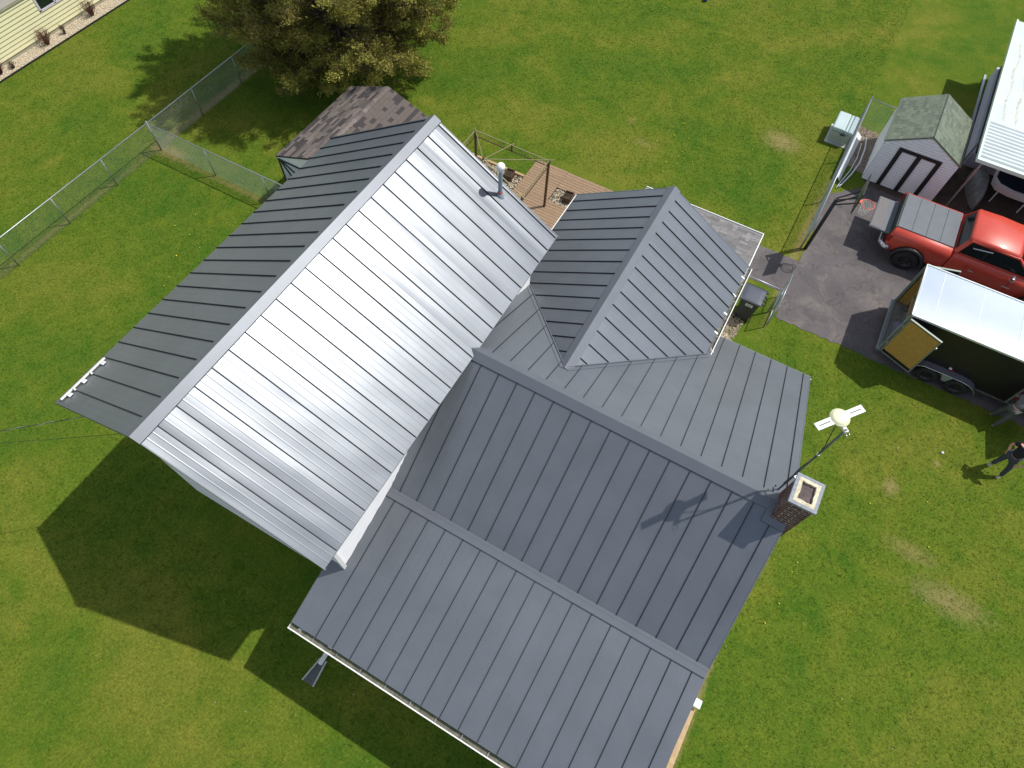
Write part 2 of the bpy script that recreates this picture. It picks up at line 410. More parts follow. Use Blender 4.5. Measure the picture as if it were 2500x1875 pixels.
def stones(name, poly, n, size, m, seed, z=0.0, label=None):
    """loose stones as one stuff mesh"""
    rn = random.Random(seed)
    xs = [p[0] for p in poly]; ys = [p[1] for p in poly]
    def inside(x, y):
        c = False; j = len(poly) - 1
        for i in range(len(poly)):
            xi, yi = poly[i]; xj, yj = poly[j]
            if (yi > y) != (yj > y) and x < (xj - xi) * (y - yi) / (yj - yi) + xi: c = not c
            j = i
        return c
    mb = MB(); k = 0
    base = [(1, 0, 0), (0, 1, 0), (-1, 0, 0), (0, -1, 0), (0, 0, 1), (0, 0, -1)]
    fs = [(0, 1, 4), (1, 2, 4), (2, 3, 4), (3, 0, 4), (1, 0, 5), (2, 1, 5), (3, 2, 5), (0, 3, 5)]
    while k < n:
        x = rn.uniform(min(xs), max(xs)); y = rn.uniform(min(ys), max(ys))
        if not inside(x, y): continue
        s = size * rn.uniform(0.6, 1.4); e = Euler((rn.uniform(-.5, .5), rn.uniform(-.5, .5), rn.uniform(0, 6.28))).to_matrix()
        sc = Vector((s * rn.uniform(.8, 1.5), s * rn.uniform(.6, 1), s * rn.uniform(.4, .8)))
        vs = [Vector((x, y, z + s * 0.25)) + e @ Vector((a[0] * sc.x * rn.uniform(.75, 1.2), a[1] * sc.y * rn.uniform(.75, 1.2), a[2] * sc.z)) for a in base]
        mb.add(vs, fs); k += 1
    o = mb.build(name, m, fix=False); o['kind'] = 'stuff'
    if label: o['label'] = label
    return o

# ------------------------------------------------------------------ house
HA, wR, eR, wL = 7.941, 3.432, 5.877, 3.46
sA = (HA - eR) / wR
xAf, xAr = 5.459, -3.937
HB, yR = 5.903, 10.692
xk, zk, xe, ze = 3.12, 3.992, 6.50, 3.088
xb, zb = -5.306, 3.188
yC, HC, xCr, wC, eC = 5.235, 5.45, -7.497, 2.727, 3.82
sC = (HC - eC) / wC
sk = (HB - zk) / xk; ss = (zk - ze) / (xe - xk); sb = (HB - zb) / -xb
house = thing('house', (1.0, 4.0, 0), 'grey metal roofed house with crossing gables and brick chimney in the middle of the lawn', 'house')

SP = 0.445
def roof_slope(root, P, u0, u1, seams, vtop, vbot, amp=1.0, seg=18):
    """P(u, v, h) -> world point; v runs down the slope in metres; one mesh per pan between two standing seams"""
    cuts = [u0] + [s for s in seams if u0 + 0.03 < s < u1 - 0.03] + [u1]
    for i in range(len(cuts) - 1):
        a, b = cuts[i], cuts[i + 1]; w = b - a
        mb = MB()
        ribs = amp > 1.2
        ts = [0, .06, .18, .29, .315, .335, .355, .38, .5, .62, .645, .665, .685, .71, .82, .94, 1.0] if ribs else [0, .15, .32, .34, .36, .5, .64, .66, .68, .85, 1]
        curv = random.gauss(0, 1.0) * 0.0011 * amp
        p1, p2, p3, p4 = [random.uniform(0, 6.28) for _ in range(4)]
        f1, f2 = random.uniform(1.2, 2.4), random.uniform(3.2, 5.5)
        tilt = random.gauss(0, 0.5) * 0.0012 * amp
        cols = []
        for t in ts:
            u = a + w * t
            va, vb = vtop(u), vbot(u)
            if vb <= va + 0.001: vb = va + 0.001
            rb = 0.0020 if (0.33 < t < 0.34 or 0.66 < t < 0.67) else 0
            if not ribs: rb = 0.0005 if (t in (.34, .66)) else 0
            col = []
            for k in range(seg + 1):
                v = va + (vb - va) * k / seg
                edge = math.sin(math.pi * t)
                h = 0.004 + rb + curv * edge + tilt * math.sin(2 * math.pi * t) + amp * edge * (0.0008 * math.sin(f1 * v + p1) + 0.00045 * math.sin(f2 * v + p2 + 2 * t)) \
                    + amp * 0.0004 * math.sin(2 * math.pi * t + p3) * math.sin(1.6 * v + p4)
                col.append(P(u, v, h))
            cols.append(col)
        vs = [p for c in cols for p in c]; n = seg + 1
        fs = [(i_ * n + k, (i_ + 1) * n + k, (i_ + 1) * n + k + 1, i_ * n + k + 1) for i_ in range(len(ts) - 1) for k in range(seg)]
        mb.add(vs, fs, 0, True)
        if i > 0 and vbot(a) - vtop(a) > 0.12:     # the standing seam at the pan's first edge
            hs, ws = 0.032, 0.0050
            va, vb = vtop(a) + 0.02, vbot(a) - 0.012
            q = [P(a - ws, va, 0.0), P(a + ws, va, 0.0), P(a + ws, va, hs), P(a - ws, va, hs), P(a - ws, vb, 0.0), P(a + ws, vb, 0.0), P(a + ws, vb, hs), P(a - ws, vb, hs)]
            mb.add(q, [(3, 2, 1, 0), (4, 5, 6, 7), (0, 1, 5, 4), (1, 2, 6, 5), (2, 3, 7, 6), (3, 0, 4, 7)], 1, False)
        mb.build('roof_panel', [M_roof, M_seam], root, fix=False)

def slab(root, pts, th=0.13, name='roof_deck', m=None):
    """solid below a roof plane"""
    n = len(pts); lo = [(p[0], p[1], p[2] - th) for p in pts]; hi = [(p[0], p[1], p[2] - 0.004) for p in pts]
    MB().add(hi + lo, [tuple(range(n)), tuple(range(n, 2 * n))[::-1]] + [(i, (i + 1) % n, n + (i + 1) % n, n + i) for i in range(n)]).build(name, m or M_roofcap, root)

def part_root(name, pts, m, th=0.13):
    n = len(pts); lo = [(p[0], p[1], p[2] - th) for p in pts]; hi = [(p[0], p[1], p[2] - 0.006) for p in pts]
    return MB().add(hi + lo, [tuple(range(n)), tuple(range(n, 2 * n))[::-1]] + [(i, (i + 1) % n, n + (i + 1) % n, n + i) for i in range(n)]).build(name, m, house)

def nrm(v): return Vector(v).normalized()
def mkP(o, u, v):
    o = Vector(o); u = nrm(u); v = nrm(v); n = u.cross(v)
    if n.z < 0: n = -n
    return lambda a, b, h: tuple(o + u * a + v * b + n * h)

# wing A, two storeys
La = wR / math.cos(math.atan(sA)); La2 = wL * math.sqrt(1 + sA * sA)
PAr = mkP((0, 0, HA), (1, 0, 0), (0, 1, -sA)); PAl = mkP((0, 0, HA), (1, 0, 0), (0, -1, -sA))
seA = [5.063 - SP * k for k in range(0, 21)][::-1]
roofA = part_root('main_roof', [(xAr, 0, HA), (xAr, wR, HA - sA * wR), (xAf, wR, HA - sA * wR), (xAf, 0, HA)], M_roofcap, .035)
slab(roofA, [(xAr, -wL, HA - sA * wL), (xAr, 0, HA), (xAf, 0, HA), (xAf, -wL, HA - sA * wL)], .035)
roof_slope(roofA, PAr, xAr, xAf, seA, lambda u: 0.0, lambda u: La, amp=2.4, seg=30)
roof_slope(roofA, PAl, xAr, xAf, seA, lambda u: 0.0, lambda u: La2, amp=0.8)
def cap(root, a, b, dirs, drops, w=(0.19, 0.19), lift=0.042, seg=14, wob=0.0015):
    """ridge cap along a-b; each side slopes down along its own roof"""
    a = Vector(a); b = Vector(b); mb = MB()
    for (d, sl, ww) in zip(dirs, drops, w):
        d = Vector(d)
        rows = []
        for k in range(seg + 1):
            p = a.lerp(b, k / seg); z = lift + 0.012 + wob * math.sin(k * 2.1 + a.x)
            top = p + Vector((0, 0, z)); e = p + d * ww + Vector((0, 0, -sl * ww + lift + wob * math.sin(k * 1.3)))
            e2 = e + Vector((0, 0, -0.036)) - d * 0.004
            rows.append([top, e, e2])
        vs = [p for r_ in rows for p in r_]
        fs = [(k * 3, k * 3 + 1, (k + 1) * 3 + 1, (k + 1) * 3) for k in range(seg)]
        mb.add(vs, fs, 0, True)
        fs2 = [(k * 3 + 1, k * 3 + 2, (k + 1) * 3 + 2, (k + 1) * 3 + 1) for k in range(seg)]
        mb.add(vs, fs2, 0, False)
        for r_ in (rows[0], rows[-1]):
            mb.add([r_[0], r_[1], r_[1] - Vector((0, 0, .05)), r_[0] - Vector((0, 0, .05))], [(0, 1, 2, 3)])
    return mb.build('ridge_cap', M_roofcap, root)
cap(roofA, (xAr - .01, 0, HA), (xAf + .01, 0, HA), [(0, 1, 0), (0, -1, 0)], [sA, sA], (0.17, 0.17))
def trim(root, pts, w=0.022, lift=-0.002, name='edge_trim', m=None):
    mb = MB()
    for p, q in zip(pts[:-1], pts[1:]):
        mb.bar(Vector(p) + Vector((0, 0, lift - 0.05)), Vector(q) + Vector((0, 0, lift - 0.05)), w, 0.11)
    return mb.build(name, m or M_roofcap, root, fix=False)
zA = HA - sA * wR; zAl = HA - sA * wL
trim(roofA, [(xAf - .01, wR, zA), (xAf - .01, 0, HA - .005)]); trim(roofA, [(xAf - .01, -wL, zAl), (xAf - .01, 0, HA - .005)])
trim(roofA, [(xAr + .01, wR, zA), (xAr + .01, 0, HA - .005)]); trim(roofA, [(xAr + .01, -wL, zAl), (xAr + .01, 0, HA - .005)])

# wing B front + porch slope
PBf = mkP((0, 0, HB), (0, 1, 0), (1, 0, -sk)); Lk = xk * math.sqrt(1 + sk * sk)
PS = mkP((xk, 0, zk), (0, 1, 0), (1, 0, -ss)); Ls = (xe - xk) * math.sqrt(1 + ss * ss)
PBb = mkP((0, 0, HB), (0, 1, 0), (-1, 0, -sb)); Lb = -xb * math.sqrt(1 + sb * sb)
seB = [3.677 - 0.45 + 0.45 * k for k in range(0, 18)]
roofB = part_root('cross_roof', [(0, 2.9, HB), (xk, 2.9, zk), (xk, yR, zk), (0, yR, HB)], M_roofcap)
slab(roofB, [(xb, 2.9, zb), (0, 2.9, HB), (0, yR, HB), (xb, yR, zb)])
roof_slope(roofB, PBf, 2.9, yR, seB, lambda u: 0.0, lambda u: Lk, amp=0.35)
roof_slope(roofB, PBb, 2.9, yR, [6.868 - 0.45 * 9 + 0.452 * k for k in range(0, 18)], lambda u: 0.0, lambda u: Lb, amp=0.4)
cap(roofB, (0, 2.95, HB), (0, yR - 0.30, HB), [(1, 0, 0), (-1, 0, 0)], [sk, sb], (0.19, 0.19))
roofS = part_root('porch_roof', [(xk, 2.584, zk), (xe, 2.584, ze), (xe, yR, ze), (xk, yR, zk)], M_roofcap)
roof_slope(roofS, PS, 2.584, yR, seB, lambda u: 0.0, lambda u: Ls, amp=0.35)
mb = MB()   # transition flashing on the change of pitch
for a, b, hgt in ((0.0, 0.17, 0.046),):
    q = [PS(3.0, a - .03, 0.05), PS(yR, a - .03, 0.05), PS(yR, b, 0.045), PS(3.0, b, 0.045), PS(3.0, b, 0.004), PS(yR, b, 0.004)]
    mb.add(q, [(0, 1, 2, 3), (3, 2, 5, 4)])
    q = [PBf(3.0, Lk + .01, 0.06), PBf(yR, Lk + .01, 0.06), PBf(yR, Lk - .045, 0.045), PBf(3.0, Lk - .045, 0.045), PBf(3.0, Lk - .05, 0.003), PBf(yR, Lk - .05, 0.003)]
    mb.add(q, [(0, 1, 2, 3), (3, 2, 5, 4)])
mb.build('transition_flashing', M_roofcap, roofS)
trim(roofB, [(0, yR, HB), (xk, yR, zk)]); trim(roofS, [(xk, yR, zk), (xe, yR, ze)]); trim(roofB, [(0, yR, HB), (xb, yR, zb)])
trim(roofB, [(xb, yR, zb), (xb, 8.3, zb)]); trim(roofS, [(4.9, 2.584, zk - ss * (4.9 - xk)), (xe, 2.584, ze)])

# cross wing C
PCr = mkP((0, yC, HC), (1, 0, 0), (0, 1, -sC)); PCl = mkP((0, yC, HC), (1, 0, 0), (0, -1, -sC))
kC = math.sqrt(1 + sC * sC); Lc = wC * kC
xap = (HC - HB) / sb          # where the ridge of C meets the back slope of B
def vb_c(u):
    zB_ = HB + sb * u
    return max(0.0, min(Lc, (HC - zB_) / sC * kC)) if u > xb else Lc
roofC = part_root('rear_roof', [(xCr, yC, HC), (xCr, yC + wC, eC), (-4.6, yC + wC, eC), (xap, yC, HC)], M_roofcap)
slab(roofC, [(xCr, yC, HC), (xCr, yC - wC, eC), (-4.6, yC - wC, eC), (xap, yC, HC)])
seC = [-7.14 + SP * k for k in range(0, 16)]
roof_slope(roofC, PCr, xCr, xap, seC, lambda u: 0.0, vb_c, amp=1.0)
roof_slope(roofC, PCl, xCr, xap, seC, lambda u: 0.0, vb_c, amp=0.5)
cap(roofC, (xCr - .01, yC, HC), (xap + .03, yC, HC), [(0, 1, 0), (0, -1, 0)], [sC, sC], (0.18, 0.17))
trim(roofC, [(xCr + .01, yC, HC), (xCr + .01, yC + wC, eC)]); trim(roofC, [(xCr + .01, yC, HC), (xCr + .01, yC - wC, eC)])
xv = (eC - HB) / sb
for sgn in (1, -1):           # valley flashings
    a = Vector((xap, yC, HC)); b = Vector((xv, yC + sgn * wC, eC)); d = (b - a)
    mb = MB(); nB = Vector((-sb, 0, 1)).normalized(); side = d.normalized().cross(nB).normalized()
    if side.y * sgn < 0: side = -side
    o1 = nB * 0.016
    mb.add([a + o1, b + o1, b + side * .12 + o1, a + side * .12 + o1, a + side * .12, b + side * .12], [(0, 1, 2, 3), (3, 2, 5, 4)])
    mb.add([a + o1 * 2.6, b + o1 * 2.6, b + side * .025 + o1 * 2.6, a + side * .025 + o1 * 2.6, a + side * .025 + o1, b + side * .025 + o1], [(0, 1, 2, 3), (3, 2, 5, 4)])
    mb.build('valley_flashing', M_roofcap, roofC)

# walls (white lap siding) : boards as geometry
def siding(root, pts_bottom, z0, z1, step=0.11, m=M_sidewall, name='siding', skip=None):
    """a run of lap boards from a to b between heights; outward normal to the right of a->b"""
    (ax, ay), (bx, by) = pts_bottom
    d = Vector((bx - ax, by - ay, 0)).normalized(); nrm_ = Vector((d.y, -d.x, 0))
    z = z0; mb = MB()
    while z < z1 - 0.01:
        t = min(z + step, z1)
        A = Vector((ax, ay, 0)); B = Vector((bx, by, 0))
        q = [A + nrm_ * .018 + Vector((0, 0, z)), B + nrm_ * .018 + Vector((0, 0, z)), B + nrm_ * .004 + Vector((0, 0, t)), A + nrm_ * .004 + Vector((0, 0, t)),
             A + Vector((0, 0, z)), B + Vector((0, 0, z))]
        mb.add(q, [(0, 1, 2, 3), (4, 5, 1, 0)]); z += step
    return mb.build(name, m, root, fix=False)
walls = MB()
walls.prism([(-2.97, 0), (2.97, 0), (2.97, HA - sA * 2.97 - .04), (0, HA - .04), (-2.97, HA - sA * 2.97 - .04)], -3.5, 5.0, 'X')
w1 = walls.build('wall', M_sidewall, house)
siding(w1, ((5.0, 2.97), (-3.5, 2.97)), 2.9, 6.02)
siding(w1, ((-3.5, -2.97), (5.0, -2.97)), 0.2, 6.02)
siding(w1, ((5.0, -2.97), (5.0, 2.97)), 0.2, 6.0)
MB().prism([(-5.0, 0), (6.1, 0), (6.1, ze + ss * .4 - .14), (xk, zk - .14), (0, HB - .14), (-5.0, HB - sb * 5.0 - .14)], 2.9, 10.38, 'Y').build('wall', M_sidewall, house)
MB().prism([(yC - 2.4, 0), (yC + 2.4, 0), (yC + 2.4, HC - sC * 2.4 - .14), (yC, HC - .14), (yC - 2.4, HC - sC * 2.4 - .14)], -7.2, -4.0, 'X').build('wall', M_sidewall, house)
MB().bar((5.01, 2.98, 2.9), (5.01, 2.98, 6.0), .09).build('corner_trim', M_white, w1)

# gutters : open trough with front lip, back and hangers
def gutter(a, b, z, out, w=0.11, hg=0.085, every=0.75):
    a = Vector((*a, z)); b = Vector((*b, z)); o = Vector((*out, 0))
    g = MB()
    def strip(o0, z0, o1, z1, mi=0):
        g.add([a + o * o0 + Vector((0, 0, z0)), b + o * o0 + Vector((0, 0, z0)), b + o * o1 + Vector((0, 0, z1)), a + o * o1 + Vector((0, 0, z1))], [(0, 1, 2, 3)], mi)
    strip(0.0, 0, 0.0, -hg); strip(0.004, -hg + .012, w - .02, -hg + .012, 1); strip(0, -hg, w - .03, -hg)
    strip(w - .03, -hg, w, -.02); strip(w, -.02, w, .004); strip(w, .004, w - .022, .004); strip(w - .022, .004, w - .022, -.01)
    for p in (a, b):
        g.add([p, p + o * w, p + o * (w - .03) + Vector((0, 0, -hg)), p + Vector((0, 0, -hg))], [(0, 1, 2, 3)])
    gg = g.build('gutter', [M_gutter, M_gutin], house)
    n = int((b - a).length / every)
    for k in range(1, n):
        p = a.lerp(b, k / n)
        MB().bar(p + Vector((0, 0, -.006)), p + o * (w - .01) + Vector((0, 0, -.006)), .010, .006).build('gutter_hanger', M_galv, gg, fix=False)
    return gg
gS = gutter((xe + .02, 2.56), (xe + .02, yR + .02), ze - .045, (1, 0), every=0.62, w=.12)
gC = gutter((-7.5, yC + wC + .015), (-4.12, yC + wC + .015), eC - .05, (0, 1), every=0.62)
gutter((-4.4, yC - wC + .02), (-7.5, yC - wC + .02), eC - .07, (0, -1), w=.09)
gutter((xb + .10, 10.76), (xb + .10, 8.2), zb - .09, (-1, 0), w=.11)
for k in range(4):   # white bracket ends standing proud of the rear gutter
    MB().bar((-7.0 + .72 * k, yC + wC - .07, eC + .045), (-7.0 + .72 * k, yC + wC + .04, eC - .01), .06, .03).build('gutter_bracket', M_gutter, gC, bevel=.01)
# downspout at the porch corner
MB().tube([(6.56, 2.80, ze - .12), (6.50, 2.80, ze - .3), (6.18, 2.84, ze - .55), (6.18, 2.84, 0.25), (6.28, 2.84, 0.14), (6.98, 2.85, 0.07)], 0.062, 4, smooth=False).build('downspout', M_gutter, house)
MB().tube([(-4.3, 8.1, eC - .1), (-4.75, 7.75, eC - .3), (-4.95, 7.70, eC - .8)], 0.035, 4, smooth=False).build('downspout', M_gutter, house)
MB().bar((-3.56, 2.82, 4.1), (-3.42, 2.86, 3.35), .05, .05).build('downspout', M_gutter, house)

# shingled lean-to roof behind the rear wing
def shingle_field(root, P, U, V, rowh, mats, wmin=.14, wmax=.42, limit=300, seed=1, skip=None, th=.008, tabw=None):
    """overlapping tabs on plane P(u,v,h), v downslope; one object per tab, shared unit mesh, the excess joined"""
    rn = random.Random(seed); unit = {}
    rows = int(V / rowh); k = 0; extra = MB(); meshes = []
    for m in mats:
        u_ = MB().box(0, 1, 0, 1, 0, 1).mesh('shingle', m); meshes.append(u_)
    o0 = Vector(P(0, 0, 0)); ux = (Vector(P(1, 0, 0)) - o0); vx = (Vector(P(0, 1, 0)) - o0); nx = ux.cross(vx)
    if nx.z < 0: nx = -nx
    for r in range(rows - 1, -1, -1):
        u = -rn.uniform(0, .2)
        while u < U:
            w = tabw * rn.uniform(.97, 1.03) if tabw else rn.uniform(wmin, wmax)
            a, b = max(u, 0), min(u + w - .006, U); u += w
            if b - a < .03: continue
            if skip and skip((a + b) / 2, (r + .5) * rowh): continue
            mi = 0 if (len(mats) == 1 or rn.random() > .34) else 1
            h = th * rn.uniform(.7, 1.25) * (1.25 if mi == 0 else .8)
            # tilt: upper end low, lower end high
            A = Vector(P(a, r * rowh, 0.001)); X = ux * (b - a); Y = vx * (rowh * .985) + nx * .006; Z = nx * h
            if k < limit:
                o = bpy.data.objects.new('shingle', meshes[mi]); S.collection.objects.link(o); attach(o, root)
                M = Matrix(((X.x, Y.x, Z.x, A.x), (X.y, Y.y, Z.y, A.y), (X.z, Y.z, Z.z, A.z), (0, 0, 0, 1)))
                o.matrix_basis = M; k += 1
            else:
                vs = [A, A + X, A + X + Y, A + Y, A + Z, A + X + Z, A + X + Y + Z, A + Y + Z]
                extra.add(vs, [(4, 5, 6, 7), (0, 1, 5, 4), (1, 2, 6, 5), (2, 3, 7, 6), (3, 0, 4, 7)], mi)
    if extra.f:
        e = extra.build('shingle_field', mats if len(mats) > 1 else mats[0], root, fix=True); e['kind'] = 'stuff'
xl0, zl0, xl1, zl1 = -7.18, 3.42, -10.38, 2.40
sl = (zl0 - zl1) / (xl0 - xl1)
roofL = MB().add([(xl0, 3.85, zl0), (xl1, 3.85, zl1), (xl1, 7.97, zl1), (xl0, 7.97, zl0), (xl0, 3.85, zl0 - .12), (xl1, 3.85, zl1 - .12), (xl1, 7.97, zl1 - .12), (xl0, 7.97, zl0 - .12)],
                 [(0, 1, 2, 3), (7, 6, 5, 4), (0, 4, 5, 1), (1, 5, 6, 2), (2, 6, 7, 3), (3, 7, 4, 0)]).build('lean_to_roof', M_gray_sh, house)
PL = mkP((xl0, 3.85, zl0), (0, 1, 0), (-1, 0, -sl))
M_gray_sh2 = mat('grey_asphalt_shingle_dark', (0.155, 0.15, 0.15), 0.95, var=0.22, vscale=50, rnd=0.2, bump=0.4, bscale=180)
shingle_field(roofL, PL, 4.12, 3.2 * math.sqrt(1 + sl * sl), .14, [M_gray_sh, M_gray_sh2], .12, .36, 300, 5, skip=lambda u, v: u < 1.2)
MB().bar((xl1 - .02, 3.85, zl1 + .01), (xl1 - .02, 8.0, zl1 + .01), .025, .05).build('drip_edge', M_gutter, roofL)
MB().bar((xl1 - .02, 7.985, zl1 + .005), (xl0, 7.985, zl0 + .005), .03, .05).build('drip_edge', M_gutter, roofL)
MB().prism([(-10.1, 0), (-7.2, 0), (-7.2, 3.2), (-10.1, 2.35)], 4.1, 7.7, 'Y').build('wall', M_sidewall, house)

# chimney : brick stack straddling the gable rake
cx0, cx1, cy0, cy1, ctop = -0.27, 0.29, 10.37, 10.82, 6.72
chim = MB().box(cx0 + .004, cx1 - .004, cy0 + .004, cy1 - .004, 0, ctop).build('chimney', M_mortar, house)
bm_x = MB().box(0, 1, 0, 1, 0, 1).mesh('brick', M_brick)
def brick(x0, x1, y0, y1, z0, z1, ex=None):
    if ex is not None: ex.box(x0, x1, y0, y1, z0, z1); return
    o = bpy.data.objects.new('brick', bm_x); S.collection.objects.link(o); attach(o, chim)
    j = lambda: random.uniform(-.002, .003)
    o.matrix_basis = Matrix.Translation((x0 + j(), y0 + j(), z0)) @ Matrix.Diagonal((x1 - x0, y1 - y0, z1 - z0, 1))
z = ctop - .08; row = 0; lowb = MB()
while z > 0:
    ex = None if z > 4.75 else lowb
    h = .060; off = .1 if row % 2 else 0
    for face in ('x1', 'y0', 'x0', 'y1'):
        a, b = (cy0, cy1) if face[0] == 'x' else (cx0, cx1)
        if ex is not None and face == 'y0' and z > 3.5: pass
        t = a - off
        while t < b:
            p, q = max(t, a), min(t + .182, b); t += .2
            if q - p < .025: continue
            if face == 'x1': brick(cx1 - .06, cx1, p, q, z, z + h, ex)
            if face == 'x0': brick(cx0, cx0 + .06, p, q, z, z + h, ex)
            if face == 'y0': brick(p, q, cy0, cy0 + .06, z, z + h, ex)
            if face == 'y1': brick(p, q, cy1 - .06, cy1, z, z + h, ex)
    z -= .080; row += 1
lb = lowb.build('brick_course', M_brick, chim, fix=False); lb['kind'] = 'stuff'
# cap: concrete ring with broken cream crown and flue hole
def ring(x0, x1, y0, y1, z0, z1, i, mi=0, seed=0, jit=0.0, n=6, zj=0.0):
    rn = random.Random(seed); mb = MB()
    def loop(a0, a1, b0, b1):
        pts = []
        for (p, q) in (((a0, b0), (a1, b0)), ((a1, b0), (a1, b1)), ((a1, b1), (a0, b1)), ((a0, b1), (a0, b0))):
            for k in range(n): pts.append((p[0] + (q[0] - p[0]) * k / n, p[1] + (q[1] - p[1]) * k / n))
        return pts
    o = loop(x0, x1, y0, y1); q = [(a + rn.uniform(-jit, jit), b + rn.uniform(-jit, jit)) for a, b in loop(x0 + i, x1 - i, y0 + i, y1 - i)]
    N = len(o); vs = [(a, b, z1 - zj) for a, b in o] + [(a, b, z1 + rn.uniform(-.3, 1) * zj) for a, b in q] + [(a, b, z0) for a, b in o] + [(a, b, z0) for a, b in q]
    fs = []
    for k in range(N):
        k2 = (k + 1) % N
        fs += [(k, k2, N + k2, N + k), (2 * N + k, 2 * N + k2, k2, k), (N + k, N + k2, 3 * N + k2, 3 * N + k)]
    return mb.add(vs, fs, mi)
ring(-.315, .335, 10.32, 10.85, ctop, ctop + .06, .075).build('chimney_cap', M_conc, chim)
ring(-.25, .27, 10.385, 10.785, ctop - .02, ctop + .072, .068, seed=4, jit=.010, zj=.010, n=5).build('chimney_crown', M_flue, chim)
MB().box(-.2, .22, 10.43, 10.74, ctop - .01, ctop + .012).build('flue', M_soot, chim)
# flashing skirt where the stack meets the roof
mb = MB()
for (x0, x1) in ((-.36, .42),):
    mb.add([(0, 10.24, HB + .05), (.42, 10.24, HB - sk * .42 + .05), (.42, 10.70, HB - sk * .42 + .05), (0, 10.70, HB + .05)], [(0, 1, 2, 3)])
    mb.add([(0, 10.24, HB + .05), (-.40, 10.24, HB - sb * .40 + .05), (-.40, 10.70, HB - sb * .40 + .05), (0, 10.70, HB + .05)], [(0, 1, 2, 3)])
    mb.add([(.42, 10.24, HB - sk * .42 + .05), (.42, 10.70, HB - sk * .42 + .05), (.42, 10.70, HB - sk * .42), (.42, 10.24, HB - sk * .42)], [(0, 1, 2, 3)])
    mb.add([(0, 10.24, HB + .05), (.42, 10.24, HB - sk * .42 + .05), (.42, 10.24, HB - sk * .42), (0, 10.24, HB)], [(0, 1, 2, 3)])
mb.build('chimney_flashing', M_roofcap, chim)
MB().tube([(-.30, 10.22, HB + .02), (-.30, 10.22, HB + .08)], .02, 8).build('roof_bolt', M_blackmetal, roofB)

# vent pipe on the bright slope
vx, vy = -3.61 + .0, 1.958; vz = HA - sA * vy
vent = MB().lathe((vx, vy, vz), [(.052, -.06), (.052, .78)], 16).build('vent_pipe', M_vblue, house)
MB().lathe((vx, vy, vz + .87), [(.001, .105)] + [(.105 * math.sin(t), .105 * math.cos(t)) for t in [.2, .45, .7, .95, 1.2, 1.45, 1.7, 1.9, 2.1]] + [(.075, -.075), (.06, -.105), (.06, -.12)], 24).build('vent_cap', M_gutter, vent)
MB().lathe((vx, vy, vz), [(.11, -.07), (.085, .03), (.07, .07), (.054, .09)], 18).build('vent_boot', M_vblue, vent)
MB().lathe((vx, vy, vz + .09), [(.062, -.03), (.066, .0), (.06, .035), (.053, .04)], 14).build('sealant_collar', M_redcl, vent)

# snow guard bar with blocks at the front left eave
PAl_ = lambda x, y, h: (x, y, HA + sA * y + h)
sg = MB().bar(PAl_(4.20, -3.26, .055), PAl_(5.37, -3.26, .055), .075, .03, up=(0, -sA, 1)).build('snow_guard', M_gutter, house, bevel=.005)
for x in (4.32, 4.83, 5.20):
    MB().bar(PAl_(x, -3.24, .045), PAl_(x, -3.08, .045), .09, .03).build('snow_block', M_gutter, sg)
for x in (4.618, 5.063):
    MB().bar(PAl_(x, -3.24, .05), PAl_(x, -3.13, .05), .035, .04).build('seam_clamp', M_gutter, sg)

# small screws catching light
for (x, y) in ((-2.05, 3.35), (-2.9, 5.1), (-1.45, 3.9), (-.95, 5.9), (-2.7, 6.6)):
    MB().lathe((x, y, HB + sb * x + .012), [(.0, .008), (.012, .004), (.014, -.01)], 8).build('roof_screw', M_chrome, roofB)

# timber edge and post beside the porch
rl = thing('porch_railing', (4.5, 11.4, 0), 'tan timber top rail with a white post cap along the porch edge', 'railing')
MB().bar((3.38, 11.36, .96), (7.6, 11.30, .96), .13, .035).build('top_rail', M_timber, rl, bevel=.004)
MB().bar((3.38, 11.36, .10), (7.6, 11.30, .10), .05, .09).build('bottom_rail', M_timber, rl)
p = MB().box(3.19, 3.33, 11.30, 11.44, 0, 1.12).build('post', M_white, rl)
MB().prism([(3.16, 11.27), (3.36, 11.27), (3.36, 11.47), (3.16, 11.47)], 1.12, 1.16, 'Z').build('post_cap', M_white, p, bevel=.006)
me = MB().box(-.018, .018, -.018, .018, .12, .94).mesh('baluster', M_timber)
for k in range(30): inst('baluster', me, rl, (3.5 + .135 * k, 11.358 - .0018 * k, 0))

# splash block
sp = MB()
sp.add([(6.85, 2.80, .0), (6.85, 2.93, .0), (7.48, 3.01, .0), (7.48, 2.70, .0), (6.85, 2.80, .03), (6.85, 2.93, .03), (7.48, 3.01, .03), (7.48, 2.70, .03)], [(3, 2, 1, 0), (4, 5, 6, 7), (0, 1, 5, 4), (1, 2, 6, 5), (2, 3, 7, 6), (3, 0, 4, 7)])
sp.bar((6.84, 2.78, .045), (7.48, 2.69, .045), .03, .09, 1); sp.bar((6.84, 2.95, .045), (7.48, 3.02, .045), .03, .09, 1)
tag(sp.build('splash_block', [mat('grey_black_concrete', (.13, .13, .13), .9, var=.3, vscale=25), M_label], bevel=.005), 'grey splash block on the grass below the porch downspout', 'splash block')

